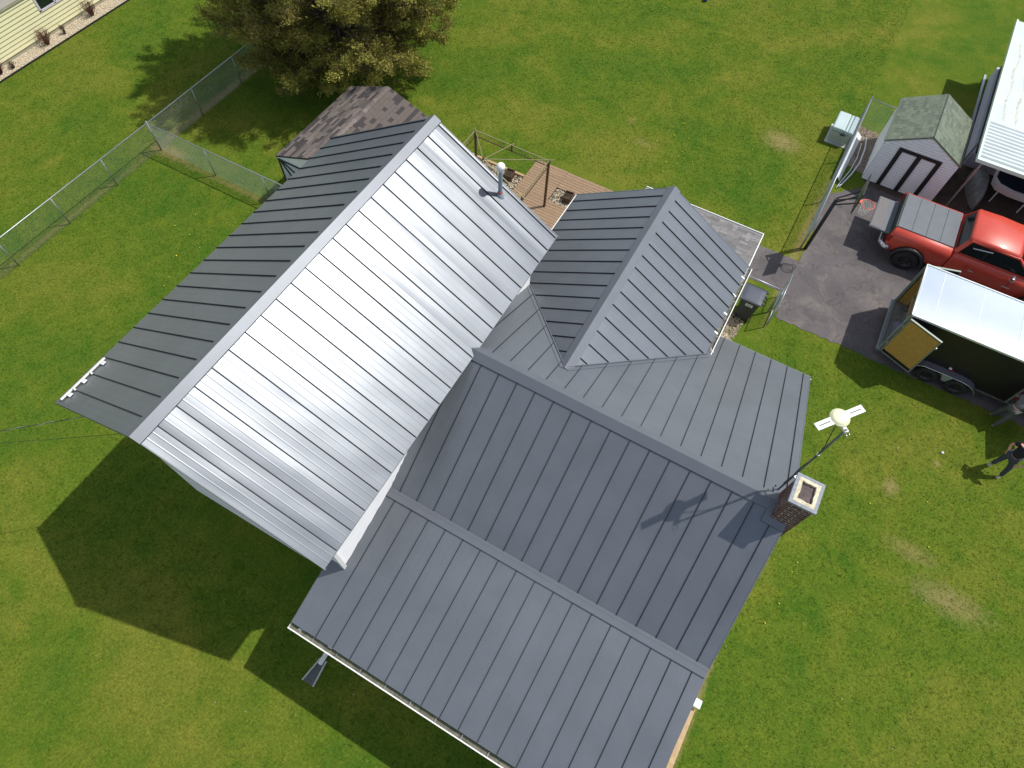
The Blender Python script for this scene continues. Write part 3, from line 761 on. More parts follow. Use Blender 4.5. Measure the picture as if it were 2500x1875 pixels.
# ------------------------------------------------------------------ antenna on the chimney
ant = thing('rooftop_antenna', (-.36, 10.30, 5.9), 'cream dome antenna with two slotted arms on a dark mast beside the chimney', 'antenna')
MB().tube([(-.35, 10.33, 5.75), (-.35, 10.33, 8.60)], .020, 10).build('mast', mat('grey_mast', (.10, .115, .12), .5, .4), ant)
dc = Vector((-.50, 10.17, 8.62))
MB().lathe(dc, [(0, .058), (.07, .054), (.12, .044), (.142, .028), (.148, .012), (.166, .008), (.166, -.028), (.13, -.04), (0, -.045)], 32).build('dome', M_dome, ant)
bd = Vector((-.76, .60, 0)).normalized(); bn = Vector((bd.y, -bd.x, 0))
for s in (1, -1):
    mb = MB()
    # panel with a slot: two rails joined at both ends
    for q in (1, -1):
        mb.bar(dc + bd * s * .12 + bn * q * .039, dc + bd * s * .475 + bn * q * .039, .058, .016)
    mb.bar(dc + bd * s * .42, dc + bd * s * .475, .022, .016); mb.bar(dc + bd * s * .12, dc + bd * s * .2, .022, .016)
    mb.bar(dc + bd * s * .2 + Vector((0, 0, -.006)), dc + bd * s * .42 + Vector((0, 0, -.006)), .022, .004, mi=1)
    mb.build('arm', [M_white, M_labeld], ant, fix=False)
cl = MB().bar((-.46, 10.24, 8.54), (-.33, 10.36, 8.56), .07, .05).build('clamp', M_white, ant, bevel=.006)
for q in (0, .05): MB().tube([(-.34 + q, 10.38 - q * .6, 8.58), (-.28 + q, 10.44 - q * .6, 8.54)], .006, 6).build('u_bolt', M_chrome, cl)
cab = [(-.45, 10.18, 8.55), (-.40, 10.24, 8.2), (-.365, 10.30, 7.9), (-.372, 10.345, 7.4), (-.365, 10.30, 6.9), (-.37, 10.32, 6.5), (-.34, 10.30, 6.1)]
MB().tube(cab, .008, 6).build('cable', M_black, ant)
MB().tube([(-.35, 10.33, 7.55), (-.35, 10.33, 7.575)], .028, 10).build('cable_tie', M_gutter, ant)
MB().bar((-.36, 10.33, 6.55), (-.27, 10.40, 6.55), .05, .03).build('wall_bracket', M_galv, ant)

# service wires to the house
def wire(a, b, sag, r, m, name, label, twist=0):
    a = Vector(a); b = Vector(b); mb = MB(); N = 60
    P_ = lambda t: a.lerp(b, t) - Vector((0, 0, sag * 4 * t * (1 - t)))
    mb.tube([P_(k / N) for k in range(N + 1)], r, 5)
    if twist:
        mb.tube([P_(k / (N * 4)) + Vector((0, .012 * math.sin(k * 1.1), .014 * math.cos(k * 1.1))) for k in range(N * 4 + 1)], r * .8, 4, mi=1)
    return tag(mb.build(name, m), label, 'wire')
wire((5.02, -3.0, 5.1), (22, -22.2, 6.6), .5, .008, [M_black, M_galv], 'service_wire', 'twisted overhead wire running off the left edge from below the white snow guard', 1)
wire((5.02, -2.1, 5.05), (22, -26.6, 6.4), .5, .005, [M_black], 'service_wire', 'thin black overhead wire, the lower one of two leaving the gable on the left')

# ------------------------------------------------------------------ shed with brown shingles
sh = thing('garden_shed', (-7.7, -6.3, 0), 'shed with brown mottled shingle roof and white doors with black braces behind the house', 'shed')
x0, x1, yl, ym, yr_, ze1, zr1 = -9.93, -5.52, -8.15, -6.30, -4.45, 1.90, 2.60
s1 = (zr1 - ze1) / (ym - yl); L1 = (ym - yl) * math.sqrt(1 + s1 * s1)
bodyA = MB().prism([(-8.12, 0), (-4.48, 0), (-4.48, ze1 - .07), (ym, zr1 - .1), (-8.12, ze1 - .07)], x0 + .05, x1 - .03, 'X').build('wall', M_sidewall, sh)
rf = MB().prism([(yl, ze1 - .06), (ym, zr1 - .06), (yr_, ze1 - .06), (yr_, ze1), (ym, zr1), (yl, ze1)], x0, x1, 'X').build('roof', M_tar_d, sh)
P1 = mkP((x0, ym, zr1), (1, 0, 0), (0, -1, -s1)); P2 = mkP((x0, ym, zr1), (1, 0, 0), (0, 1, -s1))
shingle_field(rf, P1, x1 - x0, L1, .14, [M_tar, M_tar_d], .10, .55, 290, 11, th=.010)
shingle_field(rf, P2, x1 - x0, L1, .14, [M_tar, M_tar_d], .10, .55, 0, 12, th=.010)
capm = MB().add([(0, 0, .012), (.28, 0, .02), (.28, .12, -.12 * s1 + .012), (0, .12, -.12 * s1 + .004), (.28, -.12, -.12 * s1 + .012), (0, -.12, -.12 * s1 + .004), (.28, .12, -.12 * s1), (.28, -.12, -.12 * s1), (.28, 0, 0)],
                [(0, 1, 2, 3), (1, 0, 5, 4), (1, 8, 6, 2), (4, 7, 8, 1)]).mesh('ridge_shingle', M_tar)
for k in range(20): inst('ridge_shingle', capm, rf, (x0 + .03 + .215 * k, ym, zr1 + .008))
wx = x1 - .025
for (y0, y1) in ((-8.0, -4.6),):
    MB().box(wx - .01, wx + .006, y0, y1, .1, ze1 - .05).build('door', mat('pale_blue_white_door', (.55, .60, .66), .5), sh)
def tr(a, b, w=.08): MB().bar((wx + .014, a[0], a[1]), (wx + .014, b[0], b[1]), .02, w, up=(1, 0, 0)).build('door_trim', M_blackmetal, sh, fix=False)
def tr2(a, b, w=.055):
    A = Vector((wx + .018, *a)); B = Vector((wx + .018, *b)); d = (B - A).normalized(); n = Vector((1, 0, 0)).cross(d) * w / 2
    e = Vector((.02, 0, 0))
    MB().add([A - n, A + n, B + n, B - n, A - n + e, A + n + e, B + n + e, B - n + e], [(0, 1, 2, 3), (7, 6, 5, 4), (0, 4, 5, 1), (1, 5, 6, 2), (2, 6, 7, 3), (3, 7, 4, 0)]).build('door_trim', M_blackmetal, sh)
tr2((-8.06, .02), (-8.06, ze1 - .08)); tr2((-8.05, .05), (-6.35, .05)); tr2((-8.05, ze1 - .11), (-6.35, ze1 - .11))
tr2((-7.98, ze1 - .16), (-7.1, .10)); tr2((-7.94, ze1 - .14), (-6.4, .75)); tr2((-6.33, .05), (-6.33, ze1 - .03))

# ------------------------------------------------------------------ deck, gravel beds, planters, gazebo frame
dk = thing('low_deck', (-9.5, 1.0, 0), 'low brown board deck between the gazebo posts and the rear wing', 'deck')
def boards(x0, x1, y0, y1, along, w=.14, z=.10):
    if along == 'y':
        x = x0
        while x < x1 - .02:
            b = min(x + w - .014, x1)
            o = MB().box(x, b, y0, y1, z - .028, z).build('deck_board', M_deck, dk, fix=False, bevel=0); x += w
    else:
        y = y0
        while y < y1 - .02:
            b = min(y + w - .014, y1)
            MB().box(x0, x1, y, b, z - .028, z).build('deck_board', M_deck, dk, fix=False); y += w
boards(-12.02, -10.28, -1.02, .335, 'y'); boards(-12.0, -11.06, .345, 2.0, 'y'); boards(-10.27, -8.2, -1.02, 3.2, 'y'); boards(-12.0, -11.06, 2.01, 4.4, 'y')
MB().box(-12.03, -8.2, -1.0, 3.2, 0.0, .02).build('deck_frame', M_soil, dk)
struct(MB().box(-11.05, -10.29, .35, 3.9, .0, .045).build('gravel_bed', M_soil))
struct(MB().box(-10.9, -9.6, -3.6, -1.04, .0, .03).build('gravel_bed', M_soil))
stones('gravel', [(-11.04, .36), (-10.3, .36), (-10.3, 3.0), (-11.04, 3.0)], 1500, .028, M_gravel, 3, .045)
stones('gravel', [(-10.86, -3.6), (-9.0, -3.6), (-9.0, -1.05), (-10.86, -1.05)], 2200, .028, M_gravel, 4, .03)
tag(MB().box(-10.98, -10.88, -3.9, -1.04, 0, .12).build('timber_edging', M_timber, bevel=.006), 'brown timber edging along the gravel bed under the gazebo frame', 'edging')
tag(MB().lathe((-10.25, -2.35, .02), [(0, .16), (.12, .15), (.22, .10), (.28, .03), (.29, 0)], 10, smooth=True).build('boulder', M_gravel), 'pale rounded rock in the gravel beside the vent pipe side of the roof', 'rock')
def planter(x, y, w, d, rz, label):
    e = thing('planter', (x, y, .03), label, 'planter', 'dark wooden planters in the gravel')
    m4 = MB()
    c, s_ = math.cos(rz), math.sin(rz)
    def T(a, b, z): return (x + a * c - b * s_, y + a * s_ + b * c, z)
    for (a0, b0, a1, b1) in ((-w, -d, w, -d), (w, -d, w, d), (w, d, -w, d), (-w, d, -w, -d)):
        MB().bar(T(a0, b0, .16), T(a1, b1, .16), .03, .30).build('side_board', M_brownmetal, e, fix=False)
    MB().add([T(-w, -d, .24), T(w, -d, .24), T(w, d, .24), T(-w, d, .24)], [(0, 1, 2, 3)]).build('soil', M_soil, e)
    mb = MB(); rn = random.Random(x)
    for k in range(26):
        a, b = rn.uniform(-w, w) * .8, rn.uniform(-d, d) * .8
        p = Vector(T(a, b, .24)); q = p + Vector((rn.uniform(-.06, .06), rn.uniform(-.06, .06), rn.uniform(.03, .12))); mb.bar(p, q, .006)
    mb.build('dry_stems', M_twig, e, fix=False)['kind'] = 'stuff'
planter(-10.60, -1.52, .19, .15, 0.12, 'dark square planter in the gravel near the vent pipe')
planter(-10.72, 0.98, .19, .16, 0.1, 'dark square planter in the gravel beside the rear wing gutter')

gz = thing('gazebo_frame', (-7.95, -1.12, 0), 'bare metal gazebo frame without its canopy behind the house', 'gazebo')
gx0, gx1, gy0, gy1, gzh = -9.93, -5.98, -2.60, .38, 2.26
cs = [(gx0, gy0), (gx0, gy1), (gx1, gy1), (gx1, gy0)]
for i, (x, y) in enumerate(cs):
    MB().bar((x, y, 0), (x, y, gzh), .075).build('post', M_brownmetal, gz)
    MB().box(x - .09, x + .09, y - .09, y + .09, 0, .012).build('base_plate', M_brownmetal, gz)
for i in range(4):
    a, b = cs[i], cs[(i + 1) % 4]
    for zz in (gzh, gzh - .24):
        MB().bar((*a, zz), (*b, zz), .028).build('rail', M_olive if zz == gzh else M_brownmetal, gz, fix=False)
    mid = ((a[0] + b[0]) / 2, (a[1] + b[1]) / 2)
    MB().bar((*mid, gzh + .02), (*mid, gzh - .27), .05).build('truss_block', M_brownmetal, gz)
    mb = MB()
    for k in range(1, 24):
        t = k / 24; p = (a[0] + (b[0] - a[0]) * t, a[1] + (b[1] - a[1]) * t); t2 = (k + .6) / 24; q = (a[0] + (b[0] - a[0]) * t2, a[1] + (b[1] - a[1]) * t2)
        mb.bar((*p, gzh), (*q, gzh - .24), .007)
    mb.build('lattice', M_brownmetal, gz, fix=False)['kind'] = 'stuff'
hub = Vector((-7.95, -1.1, 3.15))
for i in range(4):
    a, b = cs[i], cs[(i + 1) % 4]; mid = ((a[0] + b[0]) / 2, (a[1] + b[1]) / 2)
    for t in (a, mid):
        v = Vector((*t, gzh + .03)); e = v + (v - hub) * .09
        MB().bar(hub, e, .024).build('rafter', M_olive, gz, fix=False)
MB().tube([hub - Vector((0, 0, .16)), hub + Vector((0, 0, .10))], .035, 10).build('hub', M_brownmetal, gz)

# ------------------------------------------------------------------ chain-link fences
def fence_run(root, a, b, h=1.25, post_every=2.4, posts=True, mesh=True, rail=True):
    a = Vector((*a, 0)); b = Vector((*b, 0)); L = (b - a).length; d = (b - a) / L
    if rail: MB().tube([a + Vector((0, 0, h)), b + Vector((0, 0, h))], .021, 8).build('top_rail', M_galv, root)
    if posts:
        n = max(1, round(L / post_every))
        for k in range(1, n):
            p = a + d * (L * k / n); MB().tube([p, p + Vector((0, 0, h - .01))], .022, 8).build('post', M_galv, root)
    if mesh:
        mb = MB(); s = .075; k = -int(h / s)
        N = int(L / s)
        for sg_ in (1, -1):
            for i in range(-int(h / s), N + 1):
                # diagonal at 45 degrees from bottom to top, clipped to the run
                u0, u1 = i * s, i * s + h; z0, z1 = .03, h
                if sg_ < 0: pass
                ua, ub = max(u0, 0), min(u1, L)
                if ub - ua < .02: continue
                za = z0 + (ua - u0) / h * (z1 - z0); zb_ = z0 + (ub - u0) / h * (z1 - z0)
                if sg_ < 0: za, zb_ = z1 + z0 - za, z1 + z0 - zb_
                p = a + d * ua + Vector((0, 0, za)); q = a + d * ub + Vector((0, 0, zb_))
                mb.tube([p, q], .0022, 3, caps=False, smooth=False)
        mb.build('wire_mesh', M_wire, root, fix=False)['kind'] = 'stuff'
def endpost(root, p, h=1.30, r=.032):
    MB().tube([(*p, 0), (*p, h)], r, 10).build('end_post', M_galv, root)
    MB().lathe((*p, h), [(r * 1.2, -.02), (r * 1.1, .02), (0, .04)], 10).build('post_cap', M_galv, root)
f1 = thing('chain_link_fence', (-5, -14, 0), 'long chain link fence running past the juniper to the left edge', 'fence', 'chain link fences')
fence_run(f1, (-4.86, -13.96), (8.6, -13.98)); fence_run(f1, (-4.90, -13.96), (-26.0, -14.05)); endpost(f1, (-4.88, -13.96))
f2 = thing('chain_link_fence', (-4.9, -8.5, 0), 'short chain link fence from the corner post to the shed side of the house', 'fence', 'chain link fences')
fence_run(f2, (-4.88, -13.90), (-4.98, -3.2)); endpost(f2, (-4.98, -3.15))
f3 = thing('chain_link_fence', (-16, 9.45, 0), 'chain link fence between the back lawn and the driveway beside the basketball pole', 'fence', 'chain link fences')
fence_run(f3, (-21.05, 9.53), (-13.1, 9.46)); endpost(f3, (-21.05, 9.53)); endpost(f3, (-13.05, 9.46)); fence_run(f3, (-21.02, 9.60), (-20.78, 13.4))
f4 = thing('chain_link_fence', (-9.62, 8.7, 0), 'short chain link fence with grey post behind the dark wheeled bin', 'fence', 'chain link fences')
fence_run(f4, (-9.64, 7.7), (-9.62, 9.33), posts=False, mesh=False); endpost(f4, (-9.61, 9.33))
gt = thing('chain_link_gate', (-9.7, 9.43, 0), 'open chain link gate leaf standing beside the driveway near the bin', 'gate')
gy = 9.455
for (a, b) in (((-10.47, gy, .1), (-10.47, gy, 1.25)), ((-10.47, gy, 1.25), (-8.97, gy, 1.25)), ((-8.97, gy, 1.25), (-8.97, gy, .1)), ((-8.97, gy, .1), (-10.47, gy, .1)), ((-9.74, gy, .1), (-9.74, gy, 1.25)), ((-10.47, gy, .68), (-9.74, gy, .68))):
    MB().tube([a, b], .019, 8).build('frame_tube', M_galv, gt)
fence_run(gt, (-10.47, gy + .005), (-8.97, gy + .005), 1.22, posts=False, rail=False)

# ------------------------------------------------------------------ neighbour's yellow house
nh = thing('neighbour_house', (-8.5, -26, 0), 'neighbour house with pale yellow lap siding and a dark window in the corner', 'house')
wy = -23.2
bw = MB().box(-14.5, 4.0, -30, wy, 0, 1.80).build('wall', M_yellow, nh)
MB().box(-14.5, 4.0, wy, wy + .012, 0, .16).build('foundation', M_found, bw)
step = .16; z = .17
while z < 1.75:
    segs = [(-14.5, 4.0)] if (z + step < .98 or z > 2.3) else [(-7.86, 4.0), (-14.5, -9.75)]
    for (a, b) in segs:
        MB().add([(a, wy + .040, z), (b, wy + .040, z), (b, wy + .012, z + step), (a, wy + .012, z + step), (a, wy, z), (b, wy, z)], [(0, 1, 2, 3), (4, 5, 1, 0)]).build('siding_board', M_yellow, bw, fix=False)
    z += step
wn = MB().box(-9.70, -7.92, wy + .002, wy + .012, 1.02, 1.72).build('window', M_glassd, nh)
for (a, b, c, d) in ((-9.74, -7.88, .97, 1.05), (-7.97, -7.88, 1.0, 1.73), (-9.74, -9.65, 1.0, 1.73), (-8.72, -8.66, 1.0, 1.73)):
    MB().box(a, b, wy + .004, wy + .045, c, d).build('frame', M_lav, wn)
MB().add([(-14.9, wy + .07, 1.83), (4.4, wy + .07, 1.83), (4.4, -26.6, 3.4), (-14.9, -26.6, 3.4), (4.4, -30, 1.83), (-14.9, -30, 1.83)], [(0, 1, 2, 3), (3, 2, 4, 5)]).build('roof', M_grayroof, nh)
MB().box(-14.9, 4.4, wy + .045, wy + .065, 1.74, 1.82).build('fascia', M_found, nh)
bedpoly = ragged([(-14.5, wy), (4.0, wy), (4.0, -22.60), (-14.5, -22.30)], .02, .6, 9)
sheet('gravel_bed', bedpoly, .010, M_gravel)
stones('gravel', [(-13.5, wy + .06), (2.0, wy + .06), (2.0, -22.62), (-13.5, -22.34)], 6500, .04, M_gravel, 21, .01)
eo = MB().bar((4.0, -22.55, .03), (-14.5, -22.27, .03), .03, .07).build('bed_edging', M_black); tag(eo, 'thin dark edging strip between the lawn and the gravel bed by the yellow house', 'edging')
def twiggy(x, y, r, h, m, label, n=90, group='bare shrubs in the gravel bed', name='bare_shrub'):
    mb = MB(); rn = random.Random(x * 7)
    for k in range(n):
        a = rn.uniform(0, 6.28); q = rn.uniform(.1, 1) ** .7; hh = h * rn.uniform(.55, 1.0)
        p = Vector((x + rn.uniform(-.05, .05), y + rn.uniform(-.05, .05), .0)); e = Vector((x + math.cos(a) * r * q, y + math.sin(a) * r * q, hh))
        m_ = (p + e) / 2 + Vector((rn.uniform(-.05, .05), rn.uniform(-.05, .05), .03))
        mb.tube([p, m_, e], [.008, .006, .003], 4, caps=False)
        for j in range(3):
            t = e + Vector((rn.uniform(-.1, .1), rn.uniform(-.1, .1), rn.uniform(-.02, .12))); mb.tube([m_.lerp(e, .5 + .2 * j), t], [.004, .002], 3, caps=False)
    return tag(mb.build(name, m, fix=False), label, 'shrub', group)
twiggy(-9.75, -22.78, .30, .62, M_shrubred, 'bare reddish shrub by the yellow wall, nearest the top edge')
twiggy(-7.25, -22.78, .32, .60, M_shrubred, 'bare reddish shrub in the middle of the gravel bed below the window corner')
twiggy(-4.85, -22.85, .26, .45, M_shrubred, 'bare reddish shrub cut by the left edge of the picture')
twiggy(-8.15, -22.75, .12, .40, M_twig, 'small brown stalk plant between the two reddish shrubs', 30)
twiggy(-5.35, -22.72, .16, .25, M_twig, 'low brown tuft beside the leftmost reddish shrub', 40)

# ------------------------------------------------------------------ juniper
def juniper():
    root = thing('juniper_tree', (-13.1, -11.2, 0), 'large olive and brown juniper rising behind the small shed', 'tree')
    c0 = Vector((-13.1, -11.2, 0)); rn = random.Random(5)
    def prof(z):
        pts = [(0.5, 2.4), (1.4, 3.7), (3.0, 4.5), (5.0, 4.5), (7.0, 3.9), (9.0, 2.5), (10.8, .4)]
        for (a, ra), (b, rb) in zip(pts, pts[1:]):
            if z <= b: return ra + (rb - ra) * max(0, (z - a)) / (b - a)
        return .2
    MB().tube([c0, c0 + Vector((.1, 0, 2)), c0 + Vector((.0, .2, 5)), c0 + Vector((.1, .1, 8)), c0 + Vector((0, 0, 10.2))], [.32, .26, .19, .1, .03], 10).build('trunk', M_bark, root)
    limbs = MB(); clumps = []
    nl = 170
    for i in range(nl):
        zt = 0.9 + 9.5 * (i / nl) ** 1.1; a = i * 2.39996 + rn.uniform(-.3, .3)
        rr = prof(zt) * rn.choice([.82, .9, .96, 1.0, 1.08, 1.16])
        p0 = c0 + Vector((0, 0, zt * .72 + .1)); tip = c0 + Vector((math.cos(a) * rr, math.sin(a) * rr, zt))
        mid = p0.lerp(tip, .5) + Vector((0, 0, -.15))
        limbs.tube([p0, mid, tip.lerp(mid, .15)], [.07, .045, .012], 5, caps=False)
        nsub = max(6, int(rr * 3.2))
        for j in range(nsub):
            t = .38 + .62 * (j + rn.random()) / nsub
            b = p0.lerp(mid, t * 2) if t < .5 else mid.lerp(tip, t * 2 - 1)
            sa = a + rn.choice([-1, 1]) * rn.uniform(.25, 1.2); ln = rn.uniform(.35, .85) * (1.15 - .4 * t)
            e = b + Vector((math.cos(sa) * ln, math.sin(sa) * ln, rn.uniform(-.05, .5)))
            limbs.tube([b, e], [.02, .006], 4, caps=False)
            clumps.append((b.lerp(e, .35), e, t))
    limbs.build('limbs', M_bark, root, fix=False)
    # foliage sprays
    def sprays(sel, per, L, wd, spread, name, m, seed):
        g = np.random.default_rng(seed); V = []; F = 0
        Bs = np.array([tuple(c[0]) for c in sel]); Es = np.array([tuple(c[1]) for c in sel])
        n = len(sel) * per
        idx = np.repeat(np.arange(len(sel)), per); t = g.random(n)[:, None] ** .8
        axis = Es - Bs; axis = axis[idx]
        P_ = Bs[idx] + axis * (t * 1.25) + g.normal(0, spread, (n, 3)) * np.array([1, 1, .7])
        d = axis / (np.linalg.norm(axis, axis=1, keepdims=True) + 1e-6) + g.normal(0, .55, (n, 3)) + np.array([0, 0, .25])
        d /= np.linalg.norm(d, axis=1, keepdims=True)
        s = np.cross(d, g.normal(0, 1, (n, 3))); s /= np.linalg.norm(s, axis=1, keepdims=True)
        Ln = (L * g.uniform(.6, 1.3, n))[:, None]; w = (wd * g.uniform(.6, 1.3, n))[:, None]
        a = P_ - s * w * .3; b = P_ + s * w * .3; c = P_ + d * Ln * .6 + s * w; e = P_ + d * Ln; f = P_ + d * Ln * .6 - s * w
        V = np.stack([a, b, c, e, f], 1).reshape(-1, 3)
        me = bpy.data.meshes.new(name)
        me.vertices.add(len(V)); me.vertices.foreach_set('co', V.ravel())
        me.loops.add(n * 5); me.loops.foreach_set('vertex_index', np.arange(n * 5))
        me.polygons.add(n); me.polygons.foreach_set('loop_start', np.arange(n) * 5); me.polygons.foreach_set('loop_total', np.full(n, 5))
        me.materials.append(m); me.update(); me.validate()
        o = bpy.data.objects.new(name, me); S.collection.objects.link(o); attach(o, root)
        return o
    m = bpy.data.materials.new('juniper_foliage'); m.use_nodes = True; t = m.node_tree; b = t.nodes['Principled BSDF']
    b.inputs['Roughness'].default_value = .8; b.inputs['Specular IOR Level'].default_value = .2
    geo = t.nodes.new('ShaderNodeNewGeometry')
    def rp(scale, stops, det=4):
        n = t.nodes.new('ShaderNodeTexNoise'); n.inputs['Scale'].default_value = scale; n.inputs['Detail'].default_value = det
        t.links.new(geo.outputs['Position'], n.inputs['Vector'])
        r = t.nodes.new('ShaderNodeValToRGB'); els = r.color_ramp.elements
        while len(els) < len(stops): els.new(.5)
        for e, (p, c) in zip(els, stops): e.position = p; e.color = (*c, 1)
        t.links.new(n.outputs['Fac'], r.inputs['Fac']); return r.outputs['Color']
    big = rp(.55, [(.38, (.160, .120, .040)), (.5, (.260, .245, .050)), (.62, (.350, .340, .066))])
    fin = rp(7, [(.32, (.140, .150, .030)), (.5, (.270, .250, .052)), (.68, (.400, .350, .085))])
    mx = t.nodes.new('ShaderNodeMixRGB'); mx.inputs['Fac'].default_value = .5
    t.links.new(big, mx.inputs['Color1']); t.links.new(fin, mx.inputs['Color2']); t.links.new(mx.outputs['Color'], b.inputs['Base Color'])
    outer = [c for c in clumps]
    cr1 = sprays(outer, 210, .12, .0145, .11, 'crown', m, 1)
    inner = [c for c in clumps if c[2] < .75]
    sprays(inner, 26, .22, .014, .24, 'inner_twigs', M_twig, 2)
    return root
juniper()

# ------------------------------------------------------------------ white shed with green-grey roof
s2 = thing('garden_shed', (-19.3, 11.88, 0), 'white sided shed with green grey shingle roof behind the red pickup', 'shed')
sx0, sx1, sy0, sy1, sym = -20.70, -17.90, 10.46, 13.26, 11.86; sz0, sz1 = 1.86, 2.58
sw = MB().prism([(sy0 + .06, 0), (sy1 - .06, 0), (sy1 - .06, sz0 - .02), (sym, sz1 - .06), (sy0 + .06, sz0 - .02)], sx0 + .06, sx1 - .05, 'X').build('wall', M_sidewall, s2)
M_lapshade = mat('siding_lap_shade', (.60, .60, .62), .8, var=.15, vscale=6)  # grey for a strip on each board's lower lip, painting in the lap shadow
zz = .03; wf = sx1 - .05
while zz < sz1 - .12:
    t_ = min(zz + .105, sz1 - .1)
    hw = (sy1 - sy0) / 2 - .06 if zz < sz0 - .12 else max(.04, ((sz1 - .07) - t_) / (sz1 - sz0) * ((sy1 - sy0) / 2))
    MB().add([(wf + .04, sym - hw, zz), (wf + .04, sym + hw, zz), (wf + .004, sym + hw, t_), (wf + .004, sym - hw, t_), (wf, sym - hw, zz), (wf, sym + hw, zz)], [(0, 1, 2, 3), (4, 5, 1, 0)]).add([(wf + .042, sym - hw, zz), (wf + .042, sym + hw, zz), (wf + .040, sym + hw, zz + .016), (wf + .040, sym - hw, zz + .016)], [(0, 1, 2, 3)], 1).build('siding_board', [M_sidewall, M_lapshade], sw, fix=False)
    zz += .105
siding(sw, ((sx0 + .06, sy0 + .06), (sx1 - .05, sy0 + .06)), .03, sz0 - .03, .105)
for (a, b, c, d) in ((11.08, 11.24, .02, 1.78), (11.78, 11.95, .02, 1.655), (12.49, 12.65, .02, 1.78), (11.242, 12.488, 1.66, 1.78)):
    MB().box(wf + .022, wf + .065, a, b, c, d).build('door_trim', M_blackmetal, s2)
r2 = MB().prism([(sy0, sz0 - .06), (sym, sz1 - .06), (sy1, sz0 - .06), (sy1, sz0), (sym, sz1), (sy0, sz0)], sx0, sx1, 'X').build('roof', M_green_sh, s2)
q2 = (sz1 - sz0) / (sym - sy0); L2 = (sym - sy0) * math.sqrt(1 + q2 * q2)
M_green2 = mat('green_grey_shingle_dark', (0.125, 0.150, 0.112), 0.95, var=0.2, vscale=45, rnd=0.1, bump=0.4, bscale=180)
shingle_field(r2, mkP((sx0, sym, sz1), (1, 0, 0), (0, -1, -q2)), sx1 - sx0, L2, .125, [M_green_sh, M_green2], tabw=.26, limit=150, seed=31, th=.006)
shingle_field(r2, mkP((sx0, sym, sz1), (1, 0, 0), (0, 1, -q2)), sx1 - sx0, L2, .125, [M_green_sh, M_green2], tabw=.26, limit=150, seed=32, th=.006)
MB().bar((sx0, sym, sz1 + .012), (sx1, sym, sz1 + .012), .03, .02).build('ridge_strip', M_dkgreen, r2)

# ------------------------------------------------------------------ mobile home with porch roof (right edge)
mh = thing('porch_building', (-22, 16, 0), 'long building with white ribbed metal porch roof and dark screened side at the right edge', 'building')
rz = 2.5
rfl = MB().box(-27.4, -20.12, 13.5, 24, rz - .08, rz).build('roof', M_carproof, mh)
cor = MB()
n = 0
xx = -20.1; prof_ = []
while xx < -17.85: prof_ += [(xx, rz + .0), (xx + .05, rz + .045), (xx + .11, rz + .045), (xx + .16, rz + .0)]; xx += .205
top = prof_; vs = [(x, 13.52, z) for x, z in top] + [(x, 24, z) for x, z in top]; N = len(top)
cor.add(vs, [(i, i + 1, N + i + 1, N + i) for i in range(N - 1)])
cor.box(-20.1, -17.72, 13.52, 24, rz - .10, rz - .012)
cor.build('ribbed_roof', M_carproof, mh)
for (a, b) in (((-27.4, 13.48), (-17.72, 13.48)),):
    MB().bar((*a, rz - .02), (*b, rz - .02), .07, .14).build('fascia', mat('mint_white_trim', (.62, .74, .68), .4), mh)
MB().bar((-17.72, 13.45, rz - .02), (-17.72, 24, rz - .02), .16, .13).build('fascia', MATS['mint_white_trim'], mh)
for y in (13.9, 14.35, 15.1):
    mb = MB(); rn = random.Random(y)
    pts = []; x = -25.5 + rn.uniform(-1, 1)
    L_ = []; R_ = []
    while x < -20.2:
        wob = y + .04 * math.sin(x * 3) + rn.uniform(-.02, .02); w_ = rn.uniform(.01, .055)
        L_.append((x, wob - w_, rz + .004)); R_.append((x, wob + w_, rz + .004)); x += .16
    for i in range(len(L_) - 1): mb.quad(L_[i], L_[i + 1], R_[i + 1], R_[i])
    mb.build('rust_streak', M_rust, rfl)
MB().box(-27.3, -20.9, 13.95, 24, 0, .60).build('knee_wall', M_skirt, mh)
MB().box(-27.2, -20.95, 14.05, 24, .602, rz - .081).build('screen_panel', M_screen, mh)
for x in [-27.2, -25.6, -24.0, -22.5, -21.0]:
    MB().bar((x, 13.99, .95), (x, 13.99, rz - .08), .03).build('screen_post', M_galv, mh, fix=False)
for (x, y) in ((-17.95, 13.75), (-17.95, 18.0), (-20.3, 13.75)):
    MB().bar((x, y, 0), (x, y, rz - .1), .06).build('post', M_galv, mh)
MB().bar((-27.5, 13.78, .02), (-20.9, 13.86, .02), .10, .04).build('sill', M_galv, mh)
# covered heap and boat under the porch roof
tp = MB(); NU, NV = 18, 10
vs = []
for i in range(NU + 1):
    for j in range(NV + 1):
        u, v = i / NU, j / NV
        w_ = .42 * (math.sin(math.pi * min(1, u * 1.05 + .02)) ** .55) * (1 - .45 * u)
        th = math.pi * v
        vs.append((-20.7 + 2.4 * u, 14.62 + .18 * (u - .5) - w_ * math.cos(th) * 1.05, max(0.005, .62 * (math.sin(th) ** .6) * (math.sin(math.pi * (u * .94 + .03)) ** .4) + .03 * math.sin(9 * u + 7 * v))))
tp.add(vs, [(i * (NV + 1) + j, (i + 1) * (NV + 1) + j, (i + 1) * (NV + 1) + j + 1, i * (NV + 1) + j + 1) for i in range(NU) for j in range(NV)], 0, True)
tag(tp.build('tarp_covered_heap', M_tarp), 'grey tarp covered heap on the dirt beside the white shed', 'tarp')
bt = thing('small_boat', (-19.8, 16.0, .4), 'white shallow boat with a navy cover on thin legs under the porch roof', 'boat')
hull = [(-20.35, 15.1), (-20.1, 14.85), (-19.5, 14.8), (-19.15, 15.0), (-19.0, 15.5), (-19.0, 18.3), (-20.5, 18.3), (-20.5, 15.5)]
